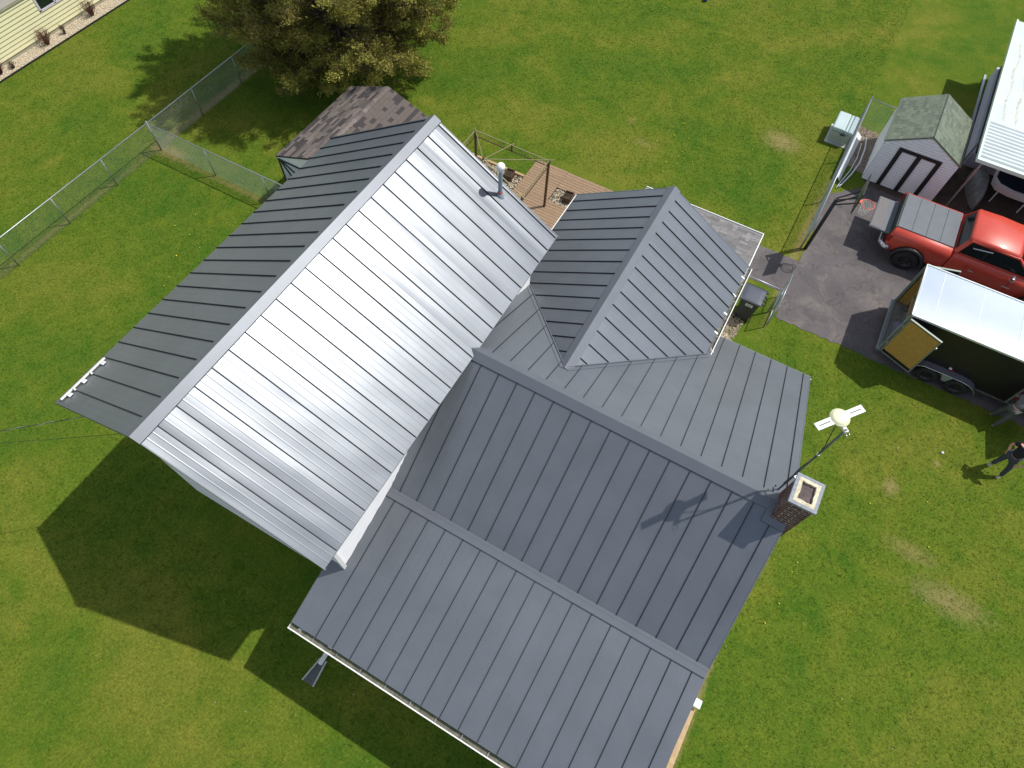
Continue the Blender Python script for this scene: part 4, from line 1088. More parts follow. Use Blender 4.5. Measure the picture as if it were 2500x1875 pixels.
mb = MB(); N = len(hull); c_ = (-19.75, 16.5)
lo = [(c_[0] + (x - c_[0]) * .8, c_[1] + (y - c_[1]) * .93, .55) for x, y in hull]; hi = [(x, y, .9) for x, y in hull]
inn = [(c_[0] + (x - c_[0]) * .84, c_[1] + (y - c_[1]) * .93, .905) for x, y in hull]
mb.add(lo + hi + inn, [tuple(range(N))] + [(i, (i + 1) % N, N + (i + 1) % N, N + i) for i in range(N)] + [(N + i, N + (i + 1) % N, 2 * N + (i + 1) % N, 2 * N + i) for i in range(N)])
mb.build('hull', M_gutter, bt)
MB().add([(x, y, .902) for x, y, z in inn], [tuple(range(N))]).build('cover', M_navy, bt)
MB().bar((-20.4, 16.05, .915), (-19.05, 16.05, .915), .07, .02).build('thwart', M_gutter, bt)
for (x, y) in ((-19.3, 15.25), (-19.25, 16.3), (-20.2, 15.3)): MB().bar((x, y, 0), (x, y, .58), .035).build('leg', M_gutter, bt)

# ------------------------------------------------------------------ storage box, board, hoses, gravel
bx = thing('deck_box', (-19.9, 9.05, 0), 'grey green resin storage box with pale lid on the lawn by the fence', 'storage box')
MB().add([(-20.42, 8.70, 0), (-19.38, 8.70, 0), (-19.38, 9.42, 0), (-20.42, 9.42, 0), (-20.46, 8.66, .52), (-19.34, 8.66, .52), (-19.34, 9.46, .52), (-20.46, 9.46, .52)],
         [(3, 2, 1, 0), (4, 5, 6, 7), (0, 1, 5, 4), (1, 2, 6, 5), (2, 3, 7, 6), (3, 0, 4, 7)]).build('body', M_box, bx, bevel=.06)
MB().box(-20.48, -19.32, 8.64, 9.14, .53, .72).build('lid', M_boxlid, bx, bevel=.06)
MB().box(-20.48, -19.32, 9.15, 9.48, .53, .70).build('lid', M_boxlid, bx, bevel=.05)
MB().bar((-19.30, 9.02, .50), (-19.30, 9.22, .50), .03, .05).build('latch', M_black, bx)
MB().box(-20.5, -19.25, 8.6, 9.5, 0, .03).build('base', M_box, bx)
tag(MB().add([(-20.3, 9.90, .06), (-17.25, 9.78, .06), (-17.25, 9.79, .02), (-20.3, 9.92, .02), (-20.3, 9.56, .30), (-17.3, 9.54, .26), (-17.3, 9.53, .22), (-20.3, 9.54, .26)],
             [(3, 2, 1, 0), (4, 5, 6, 7), (0, 1, 5, 4), (1, 2, 6, 5), (2, 3, 7, 6), (3, 0, 4, 7)]).build('leaning_board', M_tank), 'white board leaning along the chain link fence beside the storage box', 'board')
tag(MB().tube([(-20.3, 10.1, .06), (-19.6, 10.2, .10), (-18.6, 10.22, .12), (-17.8, 10.1, .10), (-17.2, 9.95, .08), (-16.9, 9.85, .06)], .03, 7).build('bent_hose', M_tank), 'pale bent pipe lying between the fence and the white shed, the longer one', 'pipe')
tag(MB().tube([(-19.9, 10.0, .05), (-18.9, 10.06, .06), (-18.0, 10.0, .06), (-17.3, 9.86, .05), (-16.8, 9.78, .04)], .022, 7).build('bent_hose', M_tank), 'thinner pale pipe lying closest to the leaning board', 'pipe')
stones('gravel', [(-21.0, 9.7), (-18.4, 9.7), (-18.2, 10.48), (-20.9, 10.48)], 1600, .045, M_gravel_d, 41, .0)
stones('gravel', [(-9.2, 7.7), (-7.2, 7.7), (-7.6, 8.62), (-8.8, 8.75)], 1300, .032, M_gravel_d, 42, .0)
stones('gravel', [(-8.2, 7.7), (-6.0, 7.7), (-6.6, 8.45), (-8.0, 8.6)], 1100, .032, M_gravel, 43, .0)
stones('gravel', [(-17.7, 12.9), (-16.5, 12.9), (-16.3, 14.2), (-17.9, 14.2)], 500, .04, M_gravel_d, 44, .004)

# ------------------------------------------------------------------ basketball hoop
bk = thing('basketball_hoop', (-13.12, 9.63, 0), 'black pole basketball hoop with orange rim between the driveway and the lawn', 'basketball hoop')
MB().tube([(-13.12, 9.63, 0), (-13.12, 9.63, 2.5)], .065, 12).build('pole', M_blackmetal, bk)
for dx in (-.09, .09):
    for z0_, z1_ in ((2.5, 2.95), (2.28, 2.73)):
        MB().bar((-13.12 + dx * .6, 9.63, z0_), (-13.12 + dx * 2, 10.16, z1_), .035).build('support_arm', M_blackmetal, bk, fix=False)
brd = MB().box(-13.66, -12.58, 10.18, 10.205, 2.62, 3.40).build('backboard', M_board, bk)
for (a, b) in (((-13.67, 2.62), (-12.57, 2.62)), ((-13.67, 3.40), (-12.57, 3.40)), ((-13.66, 2.62), (-13.66, 3.40)), ((-12.58, 2.62), (-12.58, 3.40))):
    MB().bar((a[0], 10.192, a[1]), (b[0], 10.192, b[1]), .035).build('board_frame', M_blackmetal, bk, fix=False)
rc = Vector((-13.08, 10.55, 2.76))
MB().tube([rc + Vector((.225 * math.cos(t * math.pi / 14), .225 * math.sin(t * math.pi / 14), 0)) for t in range(29)], .012, 8).build('rim', M_orange, bk)
MB().box(-13.15, -13.01, 10.21, 10.36, 2.72, 2.78).build('rim_bracket', M_orange, bk)
nb = MB()
for k in range(12):
    for s_ in (1, -1):
        pts = []
        for j in range(6):
            t = j / 5; a = 2 * math.pi * (k + s_ * j * .5) / 12; r_ = .22 - .11 * t ** .7
            pts.append(rc + Vector((r_ * math.cos(a), r_ * math.sin(a), -.42 * t)))
        nb.tube(pts, .006, 4, caps=False)
nb.build('net', M_net, bk, fix=False)

# ------------------------------------------------------------------ wheeled bin
ct = thing('wheeled_bin', (-9.15, 8.6, 0), 'dark wheeled bin with blue black lid between the house and the gate', 'bin')
def taper(x0, x1, y0, y1, z0, X0, X1, Y0, Y1, z1, mb=None):
    mb = mb or MB()
    return mb.add([(x0, y0, z0), (x1, y0, z0), (x1, y1, z0), (x0, y1, z0), (X0, Y0, z1), (X1, Y0, z1), (X1, Y1, z1), (X0, Y1, z1)], [(3, 2, 1, 0), (4, 5, 6, 7), (0, 1, 5, 4), (1, 2, 6, 5), (2, 3, 7, 6), (3, 0, 4, 7)])
taper(-9.40, -8.84, 8.34, 8.84, .06, -9.50, -8.84, 8.28, 8.92, .98).build('body', M_cart, ct, bevel=.03)
MB().box(-9.54, -8.80, 8.25, 8.95, .985, 1.01).build('rim', M_cart, ct, bevel=.01)
lid = MB(); n = 8
vs = []
for i in range(n + 1):
    for j in range(n + 1):
        u, v = i / n, j / n
        vs.append((-9.55 + .72 * u, 8.24 + .72 * v, 1.02 + .045 * (math.sin(math.pi * u) * math.sin(math.pi * v)) ** .18))
lid.add(vs, [(i * (n + 1) + j, (i + 1) * (n + 1) + j, (i + 1) * (n + 1) + j + 1, i * (n + 1) + j + 1) for i in range(n) for j in range(n)], 0, True)
lid.box(-9.55, -8.83, 8.24, 8.96, .995, 1.025)
lido = lid.build('lid', M_cartlid, ct)
for y in range(4): MB().box(-9.50 + .18 * y, -9.43 + .18 * y, 8.955, 9.03, .99, 1.04).build('hinge', M_black, lido)
for y_ in (8.36, 8.82): MB().lathe((-8.86, y_, .12), [(0, -.025), (.12, -.025), (.12, .025), (0, .025)], 18, axis='Y', smooth=False).build('wheel', M_tyre, ct)
lb_ = MB().box(-8.838, -8.83, 8.50, 8.74, .76, .88).build('label_plate', M_label, ct)
for z_ in (.785, .815, .85): MB().box(-8.829, -8.827, 8.52, 8.71, z_, z_ + .014).build('print_line', M_labeld, lb_)

# ------------------------------------------------------------------ red pickup
tk = thing('pickup_truck', (-15.3, 14.5, 0), 'red pickup truck with grey bed cover and lowered tailgate parked on the driveway', 'pickup truck')
xN, xF, yB = -14.10, -16.52, 11.98
def loft(secs, name, m, parent, smooth=True, bevel=0):
    """secs: list of (y, [(x,z)...]) rings of equal length"""
    mb = MB(); n = len(secs[0][1]); vs = [(x, y, z) for y, r_ in secs for x, z in r_]
    fs = [(i * n + k, i * n + (k + 1) % n, (i + 1) * n + (k + 1) % n, (i + 1) * n + k) for i in range(len(secs) - 1) for k in range(n)]
    fs += [tuple(range(n))[::-1], tuple((len(secs) - 1) * n + k for k in range(n))]
    mb.add(vs, fs, 0, smooth)
    return mb.build(name, m, parent, bevel=bevel)
def ring_body(w, z0, z1, cx=(xN + xF) / 2, crown=.0, inset=.08):
    h = w / 2
    return [(cx + h - .04, z0), (cx + h, z0 + .12), (cx + h, z1 - .38), (cx + h - .02, z1 - .14), (cx + h - inset, z1), (cx, z1 + crown), (cx - h + inset, z1), (cx - h + .02, z1 - .14), (cx - h, z1 - .38), (cx - h, z0 + .12), (cx - h + .04, z0)]
cxm = (xN + xF) / 2
loft([(yB, ring_body(2.32, .55, 1.28, inset=.2)), (yB + .05, ring_body(2.40, .5, 1.32, inset=.2)), (13.95, ring_body(2.40, .5, 1.32, inset=.2)), (14.0, ring_body(2.34, .5, 1.30, inset=.2))], 'bed', M_red, tk)
loft([(14.04, ring_body(2.28, .45, 1.24, inset=.16)), (14.10, ring_body(2.34, .42, 1.28, inset=.18)), (16.7, ring_body(2.34, .42, 1.28, inset=.18)), (16.75, ring_body(2.28, .45, 1.22, inset=.16))], 'cab_body', M_red, tk)
loft([(16.75, ring_body(2.26, .5, 1.20)), (16.85, ring_body(2.32, .5, 1.24, crown=.05)), (17.9, ring_body(2.1, .5, 1.16, crown=.05)), (18.1, ring_body(2.0, .55, 1.0))], 'hood', M_red, tk)
def roof_ring(h, z0, z1):
    return [(cxm + h, z0), (cxm + h - .03, z1 - .05), (cxm + h - .12, z1), (cxm, z1 + .025), (cxm - h + .12, z1), (cxm - h + .03, z1 - .05), (cxm - h, z0)]
loft([(14.20, roof_ring(.80, 1.78, 1.86)), (14.28, roof_ring(.84, 1.76, 1.90)), (15.0, roof_ring(.86, 1.76, 1.92)), (15.75, roof_ring(.84, 1.76, 1.89)), (15.88, roof_ring(.80, 1.74, 1.84))], 'cab_roof', M_red, tk)
# greenhouse
mb = MB()
b4 = [(cxm + .98, 14.02, 1.26), (cxm + .98, 16.62, 1.26), (cxm - .98, 16.62, 1.26), (cxm - .98, 14.02, 1.26)]
t4 = [(cxm + .80, 14.26, 1.80), (cxm + .80, 15.86, 1.80), (cxm - .80, 15.86, 1.80), (cxm - .80, 14.26, 1.80)]
mb.add(b4 + t4, [(0, 1, 5, 4), (1, 2, 6, 5), (2, 3, 7, 6), (3, 0, 4, 7)]); mb.build('window_glass', M_glassd, tk)
def pl2(a, b, w=.07, h=.03, m=M_red, name='pillar'): MB().bar(a, b, w, h).build(name, m, tk, fix=False)
for s_ in (1, -1):
    X = lambda f: cxm + s_ * f
    pl2((X(.985), 14.06, 1.27), (X(.81), 14.28, 1.80), .16, .05); pl2((X(.985), 16.60, 1.27), (X(.81), 15.86, 1.80), .09, .05)
    pl2((X(.99), 14.9, 1.27), (X(.815), 14.95, 1.80), .06, .03, M_blackmetal)
    pl2((X(.825), 14.28, 1.79), (X(.825), 15.86, 1.79), .05, .06); pl2((X(.99), 14.05, 1.28), (X(.99), 16.6, 1.28), .05, .05)
pl2((cxm + .93, 14.45, 1.62), (cxm + .90, 15.05, 1.70), .06, .02, M_tonneau, 'window_visor')
pl2((cxm - .95, 14.05, 1.28), (cxm + .95, 14.05, 1.28), .06, .05)
# door seams, handle
for y in (14.62, 16.05): MB().box(cxm + 1.166, cxm + 1.172, y, y + .012, .55, 1.1).build('door_seam', M_blackmetal, tk)
MB().bar((cxm + 1.175, 14.75, .92), (cxm + 1.175, 14.92, .92), .03, .03).build('door_handle', M_chrome, tk)
MB().box(cxm + 1.17, cxm + 1.174, 15.95, 16.2, .80, .84).build('badge', M_chrome, tk)
# bed cover panels
for k in range(4):
    y0 = yB + .04 + .485 * k
    MB().add([(xF + .30, y0, 1.325), (xN - .30, y0, 1.325), (xN - .30, y0 + .478, 1.325), (xF + .30, y0 + .478, 1.325), (xF + .29, y0, 1.36), (xN - .31, y0, 1.36), (xN - .31, y0 + .478, 1.36), (xF + .29, y0 + .478, 1.36)],
             [(3, 2, 1, 0), (4, 5, 6, 7), (0, 1, 5, 4), (1, 2, 6, 5), (2, 3, 7, 6), (3, 0, 4, 7)]).build('bed_cover_panel', M_tonneau, tk, bevel=.008)
MB().box(xF + .26, xN - .26, yB - .012, yB + .028, .88, 1.345).build('bed_opening', M_dkgreen, tk)
tg = MB().box(xF + .40, xN - .32, 11.22, yB - .02, .86, .93).build('tailgate', M_tonneau, tk, bevel=.01)
MB().box(xF + .44, xN - .36, 11.25, 11.62, .931, .945).build('tailgate_liner', mat('worn_tailgate_liner', (.17, .16, .16), .85, var=.15, vscale=20), tg)
# bumper and lamps
MB().tube([(xF + .05, yB - .02, .60), (xF + .12, yB - .14, .60), (xN - .12, yB - .14, .60), (xN + .03, yB + .02, .62), (xN + .04, yB + .16, .66)], .09, 8).build('rear_bumper', M_chrome, tk)
for x in (xN - .06, xF + .06): MB().box(x - .05, x + .05, yB - .02, yB + .06, .85, 1.15).build('tail_light', mat('red_lamp', (.35, .01, .01), .25), tk)
def wheel(parent, x, y, r, w, side, rimc):
    wl = MB().lathe((x, y, r), [(r * .55, -w / 2), (r * .93, -w / 2), (r, -w * .32), (r, w * .32), (r * .93, w / 2), (r * .55, w / 2)], 28, axis='X').build('wheel', M_tyre, parent)
    q = MB().lathe((x, y, r), [(0, side * w * .30), (r * .2, side * w * .34), (r * .5, side * w * .22), (r * .56, side * w * .46), (r * .60, side * w * .48)], 24, axis='X')
    for k in range(8):
        a = k * math.pi / 4; q.bar((x + side * w * .3, y + .12 * r * math.cos(a), r + .12 * r * math.sin(a)), (x + side * w * .3, y + .52 * r * math.cos(a), r + .52 * r * math.sin(a)), r * .12, .02)
    q.build('rim', rimc, wl)
M_rimd = mat('dark_alloy', (.05, .05, .052), .4, .6)
for y in (12.88, 17.2):
    wheel(tk, xN - .0, y, .42, .28, 1, M_rimd); wheel(tk, xF + .0, y, .42, .28, -1, M_rimd)
    for sx in (1, -1):
        fl = MB(); X0 = cxm + sx * 1.17; X1 = cxm + sx * 1.34; prev = None
        for k in range(13):
            a = math.pi * (k / 12) * 1.04 - .06; c, s_ = math.cos(a), math.sin(a)
            r1, r2_ = .47, .56
            pts = [(X0, y + r2_ * 1.05 * c, .42 + r2_ * s_), (X1, y + r2_ * c, .41 + r2_ * s_), (X1 + sx * .01, y + r1 * c, .40 + r1 * s_), (X0, y + r1 * c, .40 + r1 * s_)]
            if prev: fl.add(prev + pts, [(i, (i + 1) % 4, 4 + (i + 1) % 4, 4 + i) for i in range(4)], 0, True)
            prev = pts
        fl.build('fender_flare', M_black, tk)
        MB().lathe((cxm + sx * 1.178, y, .42), [(0, 0), (.47, 0), (.47, .006 * sx)], 24, axis='X').build('wheel_arch', M_black, tk)
mr_ = MB().bar((cxm + 1.14, 16.02, 1.30), (cxm + 1.38, 15.98, 1.32), .12, .17).build('wing_mirror', M_chrome, tk, bevel=.04)
MB().tube([(xN - .5, 14.3, 1.24), (xN - .48, 15.85, 1.93)], .005, 4).build('aerial', M_black, tk)

# ------------------------------------------------------------------ cargo trailer
tr_ = thing('cargo_trailer', (-10.9, 15.5, 0), 'black box trailer with white roof and open tan lined rear doors on the driveway', 'trailer')
X0, X1, Y0, Y1, ZF, ZR = -12.03, -9.76, 13.0, 18.9, .45, 2.30
M_frame = mat('pale_green_grey_frame', (.27, .31, .27), .5, .3)
MB().box(X0, X1, Y0 - .02, Y1, ZF - .08, ZF).build('floor', mat('worn_trailer_floor', (.16, .15, .13), .8, var=.3, vscale=6), tr_)
# near wall with side door opening y 16.95..17.85
MB().box(X1 - .04, X1, Y0 + .06, 16.98, ZF, ZR - .03).build('side_wall', M_trailblk, tr_)
MB().box(X1 - .04, X1, 17.88, Y1, ZF, ZR - .03).build('side_wall', M_trailblk, tr_)
MB().box(X1 - .039, X1 - .001, 16.982, 17.878, 2.12, ZR - .03).build('side_wall', M_trailblk, tr_)
MB().box(X0, X0 + .04, Y0 + .06, Y1, ZF, ZR - .03).build('side_wall', M_trailblk, tr_)
MB().box(X0 + .041, X1 - .041, Y1 - .04, Y1, ZF, ZR - .03).build('front_wall', M_trailblk, tr_)
MB().box(X0 + .041, X0 + .052, Y0 + .08, Y1 - .05, ZF + .01, ZR - .05).build('wall_lining', M_ply, tr_)
for k in range(5): MB().bar((X0 + .075, Y0 + .35 + .7 * k, ZF), (X0 + .075, Y0 + .35 + .7 * k, ZR - .06), .045).build('wall_stud', M_timber, tr_, fix=False)
MB().bar((X0 + .10, Y0 + .12, ZR - .5), (X0 + .10, Y0 + 1.6, ZF + .5), .05, .09).build('brace', M_timber, tr_); MB().bar((X0 + .4, Y0 + .3, 1.15), (X0 + 1.4, Y0 + .3, 1.15), .1, .05).build('shelf', M_timber, tr_)
for (a, b) in (((X1 - .03, Y0, ZF), (X1 - .03, Y0, ZR)), ((X0 + .03, Y0, ZF), (X0 + .03, Y0, ZR)), ((X0, Y0, ZR - .03), (X1, Y0, ZR - .03))):
    MB().bar(a, b, .08, .07).build('rear_frame', M_frame, tr_)
MB().bar((X0, Y0 - .06, ZF - .02), (X1 + .1, Y0 - .06, ZF - .02), .14, .09).build('rear_sill', mat('dull_steel_sill', (.24, .27, .27), .5, .5), tr_, bevel=.015)
rf_ = MB(); n = 84; vs = []
for i in range(n + 1):
    for j in range(9):
        x = X0 - .01 + (X1 - X0 + .02) * j / 8; y = Y0 - .02 + (Y1 - Y0) * i / n
        vs.append((x, y, ZR + .035 * math.sin(math.pi * j / 8) + .0022 * math.cos(i * math.pi)))
rf_.add(vs, [(i * 9 + j, (i + 1) * 9 + j, (i + 1) * 9 + j + 1, i * 9 + j + 1) for i in range(n) for j in range(8)], 0, True)
rfo = rf_.build('roof', M_trailroof, tr_)
for (a, b) in (((X1, Y0 - .02), (X1, Y1)), ((X0, Y0 - .02), (X0, Y1)), ((X0, Y0 - .02), (X1, Y0 - .02))):
    MB().bar((*a, ZR - .01), (*b, ZR - .01), .035, .07).build('roof_trim', mat('bright_roof_trim', (.7, .74, .72), .35, .3), rfo)
for y in np.arange(Y0 + .58, Y1, 1.22):
    ms = MB()
    for j in range(8):
        xa = X0 - .01 + (X1 - X0 + .02) * j / 8; xb_ = X0 - .01 + (X1 - X0 + .02) * (j + 1) / 8
        za = ZR + .035 * math.sin(math.pi * j / 8) + .004; zb_ = ZR + .035 * math.sin(math.pi * (j + 1) / 8) + .004
        ms.quad((xa, y - .012, za), (xb_, y - .012, zb_), (xb_, y + .012, zb_), (xa, y + .012, za))
    ms.build('roof_seam', M_tank, rfo, fix=False)

MB().box(-10.55, -10.15, 16.35, 16.75, ZR + .03, ZR + .10).build('roof_vent', M_gutter, rfo, bevel=.02)
# doors: near one swung almost back along the wall, inner face outwards
def barn_door(h0, h1, nm, m_in):
    A = Vector((*h0, 0)); B = Vector((*h1, 0)); d = (B - A).normalized(); nout = Vector((d.y, -d.x, 0))
    e = MB()
    def P_(u, z, o): return A + d * u + nout * o + Vector((0, 0, z))
    L_ = (B - A).length
    def slabq(u0, u1, z0, z1, o0, o1, nm_, m_, par):
        q = [P_(u0, z0, o0), P_(u1, z0, o0), P_(u1, z1, o0), P_(u0, z1, o0), P_(u0, z0, o1), P_(u1, z0, o1), P_(u1, z1, o1), P_(u0, z1, o1)]
        return MB().add(q, [(0, 1, 2, 3), (7, 6, 5, 4), (0, 4, 5, 1), (1, 5, 6, 2), (2, 6, 7, 3), (3, 7, 4, 0)]).build(nm_, m_, par)
    dr = slabq(0, L_, .47, 2.22, -.02, .02, nm, M_trailblk, tr_)
    slabq(.04, L_ - .04, .62, 2.17, .021, .03, 'door_lining', m_in, dr)
    for (u0, u1, z0, z1) in ((0, L_, .46, .49), (0, L_, 2.20, 2.23), (0, .03, .47, 2.22), (L_ - .03, L_, .47, 2.22)):
        slabq(u0, u1, z0, z1, -.024, .034, 'door_edge', M_frame, dr)
    slabq(L_ - .01, L_ + .03, 1.85, 1.92, -.02, .03, 'latch_bar', M_galv, dr)
    for z_ in (.9, 1.8): slabq(-.05, .03, z_, z_ + .05, -.03, .04, 'hinge', M_frame, dr)
barn_door((-9.66, 13.02), (-9.27, 14.03), 'rear_door', M_ply)
barn_door((-12.38, 14.02), (-12.08, 13.03), 'rear_door', M_blackmetal)
# side door, open square to the wall
MB().add([(-9.70, 17.78, .5), (-8.66, 17.95, .5), (-8.66, 17.99, .5), (-9.70, 17.82, .5), (-9.70, 17.78, 2.16), (-8.66, 17.95, 2.16), (-8.66, 17.99, 2.16), (-9.70, 17.82, 2.16)],
         [(3, 2, 1, 0), (4, 5, 6, 7), (0, 1, 5, 4), (1, 2, 6, 5), (2, 3, 7, 6), (3, 0, 4, 7)]).build('side_door', M_trailblk, tr_)
MB().bar((X1 + .012, 16.98, ZF), (X1 + .012, 16.98, 2.14), .05, .04).build('door_jamb', M_frame, tr_)
# fender over the two wheels
fn = MB(); prof_f = [(13.98, .34), (14.03, .52), (14.15, .66), (14.32, .74), (14.9, .755), (15.5, .755), (15.76, .70), (15.95, .58), (16.04, .42), (16.06, .32)]
xi, xo = X1 + .002, X1 + .26
for (a, b) in zip(prof_f, prof_f[1:]):
    fn.add([(xi, *a), (xo, *a), (xo, *b), (xi, *b)], [(0, 1, 2, 3)], 0, True)
fn.build('fender', mat('grey_fender', (.17, .165, .18), .4, .3), tr_)
MB().tube([(xo, y, z) for y, z in prof_f], .014, 6).build('fender_lip', M_chrome, tr_)
MB().add([(xo - .01, 14.88, .74), (xo - .01, 15.24, .74), (xo - .01, 15.12, .44), (xo - .01, 15.0, .44)], [(0, 1, 2, 3)]).build('fender_skirt', M_frame, tr_)
for y in (14.60, 15.52): wheel(tr_, X1 + .12, y, .33, .2, 1, MATS['dark_alloy']); wheel(tr_, X0 - .12, y, .33, .2, -1, MATS['dark_alloy'])
MB().box(xi, xi + .04, 15.06, 15.16, .78, .82).build('marker_lamp', MATS['red_lamp'], tr_)
MB().box(xi, xi + .05, 14.98, 15.06, .84, .88).build('marker_lamp', M_gutter, tr_)
MB().bar((X1 + .02, 16.06, ZF - .02), (X1 + .02, 16.93, ZF - .02), .02, .035).build('side_rail', M_chrome, tr_); MB().bar((X1 + .02, 17.5, ZF - .02), (X1 + .02, Y1, ZF - .02), .02, .035).build('side_rail', M_chrome, tr_)
# goods inside the trailer
def blanket(x, y, w, d, h, m, label, name='folded_tarp', seed=1, z=ZF):
    rn = random.Random(seed); mb = MB(); n = 8; vs = []
    for i in range(n + 1):
        for j in range(n + 1):
            u, v = i / n, j / n; e = (math.sin(math.pi * u) * math.sin(math.pi * v)) ** .25 if 0 < u < 1 and 0 < v < 1 else 0
            vs.append((x + w * (u - .5), y + d * (v - .5), z + .005 + h * e * rn.uniform(.8, 1.15)))
    mb.add(vs, [(i * (n + 1) + j, (i + 1) * (n + 1) + j, (i + 1) * (n + 1) + j + 1, i * (n + 1) + j + 1) for i in range(n) for j in range(n)], 0, True)
    return tag(mb.build(name, m), label, 'tarp' if 'tarp' in name else 'cloth')
blanket(-10.6, 13.45, .9, .6, .35, M_storage, 'lilac grey folded tarp just inside the rear of the trailer')
blanket(-10.15, 13.3, .4, .3, .2, M_slacks, 'small dark bag inside the trailer behind the open tan door', 'cloth_bag', 2)
blanket(-11.3, 13.6, .6, .5, .3, M_gshirt, 'grey bundle deeper in the trailer beside the wooden brace', 'cloth_bundle', 3)
blanket(-10.2, 17.25, .5, .35, .18, mat('red_cloth', (.22, .03, .04), .9), 'red cloth on the trailer floor inside the side door', 'red_cloth', 4)
tag(MB().tube([(-10.05, 16.95, .62), (-10.15, 17.12, .72)], .025, 8).build('lime_bottle', mat('lime_plastic', (.25, .6, .08), .4)), 'lime green bottle on the trailer floor behind the side door jamb', 'bottle')
tag(MB().box(-9.97, -9.90, 16.99, 17.07, ZF + .01, ZF + .14).build('white_cup', M_white, bevel=.01), 'white cup near the side door of the trailer', 'cup')

# ------------------------------------------------------------------ people
def skinmesh(name, pts, edges, rad, m, parent, sub=2, root=0):
    me = bpy.data.meshes.new(name); me.from_pydata([tuple(p) for p in pts], edges, []); me.update()
    o = bpy.data.objects.new(name, me); S.collection.objects.link(o)
    o.modifiers.new('skin', 'SKIN'); sv = me.skin_vertices[0].data
    for i, r_ in enumerate(rad):
        sv[i].radius = r_ if isinstance(r_, tuple) else (r_, r_); sv[i].use_root = (i == root)
    ss_ = o.modifiers.new('sub', 'SUBSURF'); ss_.levels = sub; ss_.render_levels = sub
    dg = bpy.context.evaluated_depsgraph_get(); dg.update()
    m2 = bpy.data.meshes.new_from_object(o.evaluated_get(dg)); o.modifiers.clear(); o.data = m2
    m2.materials.clear(); m2.materials.append(m); m2.polygons.foreach_set('use_smooth', [True] * len(m2.polygons))
    if parent is not None: attach(o, parent)
    return o
def person(J, label, shirt, pants, shoe):
    """J: dict of joints"""
    V = {k: Vector(v) for k, v in J.items()}
    e = thing('person', tuple((V['ankL'] + V['ankR']) / 2 * Vector((1, 1, 0)) if False else ((V['ankL'].x + V['ankR'].x) / 2, (V['ankL'].y + V['ankR'].y) / 2, 0)), label, 'person')
    order = ['pel', 'chest', 'neck', 'head', 'top', 'shL', 'elL', 'wrL', 'haL', 'shR', 'elR', 'wrR', 'haR', 'hipL', 'knL', 'ankL', 'toeL', 'hipR', 'knR', 'ankR', 'toeR']
    idx = {k: i for i, k in enumerate(order)}
    ed = [('pel', 'chest'), ('chest', 'neck'), ('neck', 'head'), ('head', 'top'), ('chest', 'shL'), ('shL', 'elL'), ('elL', 'wrL'), ('wrL', 'haL'), ('chest', 'shR'), ('shR', 'elR'), ('elR', 'wrR'), ('wrR', 'haR'),
          ('pel', 'hipL'), ('hipL', 'knL'), ('knL', 'ankL'), ('ankL', 'toeL'), ('pel', 'hipR'), ('hipR', 'knR'), ('knR', 'ankR'), ('ankR', 'toeR')]
    rad = dict(pel=.115, chest=.125, neck=.055, head=.095, top=.07, hipL=.085, knL=.055, ankL=.038, toeL=.03, shL=.055, elL=.042, wrL=.028, haL=.032)
    rr = lambda k: rad.get(k, rad.get(k[:-1] + 'L'))
    skinmesh('body', [V[k] for k in order], [(idx[a], idx[b]) for a, b in ed], [rr(k) for k in order], M_skin, e)
    o2 = ['pel', 'chest', 'neck', 'shL', 'slL', 'shR', 'slR']; V['slL'] = V['shL'].lerp(V['elL'], .6); V['slR'] = V['shR'].lerp(V['elR'], .6)
    V2 = dict(V); V2['neck'] = V['chest'].lerp(V['neck'], .6)
    skinmesh('shirt', [V2[k] for k in o2], [(0, 1), (1, 2), (1, 3), (3, 4), (1, 5), (5, 6)], [.15, .165, .075, .085, .068, .085, .068], shirt, e)
    o3 = ['pel', 'hipL', 'knL', 'ankL', 'hipR', 'knR', 'ankR']
    skinmesh('trousers', [V[k] for k in o3], [(0, 1), (1, 2), (2, 3), (0, 4), (4, 5), (5, 6)], [.14, .115, .08, .062, .115, .08, .062], pants, e)
    for s_ in 'LR':
        skinmesh('shoe', [V['ank' + s_] + Vector((0, 0, -.02)), V['ank' + s_].lerp(V['toe' + s_], .5) , V['toe' + s_]], [(0, 1), (1, 2)], [.055, .05, .042], shoe, e)
        # fingers
        h = V['ha' + s_]; d = (h - V['wr' + s_]).normalized(); q = d.orthogonal().normalized()
        for f, (off, ln) in enumerate(((-.028, .065), (-.010, .078), (.010, .072), (.027, .058))):
            skinmesh('finger', [h + q * off, h + q * off * 1.15 + d * ln * .55, h + q * off * 1.1 + d * ln - Vector((0, 0, .02))], [(0, 1), (1, 2)], [.010, .009, .008], M_skin, e, 1)
        skinmesh('thumb', [h - d * .03 + q * .02, h + q * .055, h + q * .062 + d * .035], [(0, 1), (1, 2)], [.011, .010, .009], M_skin, e, 1)
    hd = V['head']; up = (V['top'] - V['head']).normalized()
    skinmesh('hair', [hd + up * .03, V['top'] + up * .015], [(0, 1)], [.108, .075], M_hair, e)
    # face: nose and ears as small forms on the head
    fw = V['face'].normalized(); rt = fw.cross(up).normalized()
    fm = MB()
    fm.add([hd + fw * .09 + up * .02, hd + fw * .09 - rt * .015 - up * .03, hd + fw * .09 + rt * .015 - up * .03, hd + fw * .125 - up * .025], [(0, 1, 3), (0, 3, 2), (1, 2, 3)])
    fm.build('nose', M_skin, e)
    for s_ in (1, -1):
        MB().lathe(hd + rt * s_ * .098, [(0, -.01), (.02, -.006), (.024, .0), (.015, .012), (0, .012)], 8).build('ear', M_skin, e)
        MB().lathe(hd + fw * .09 + rt * s_ * .032 + up * .012, [(0, -.01), (.010, 0), (0, .01)], 8).build('eye', M_black, e)
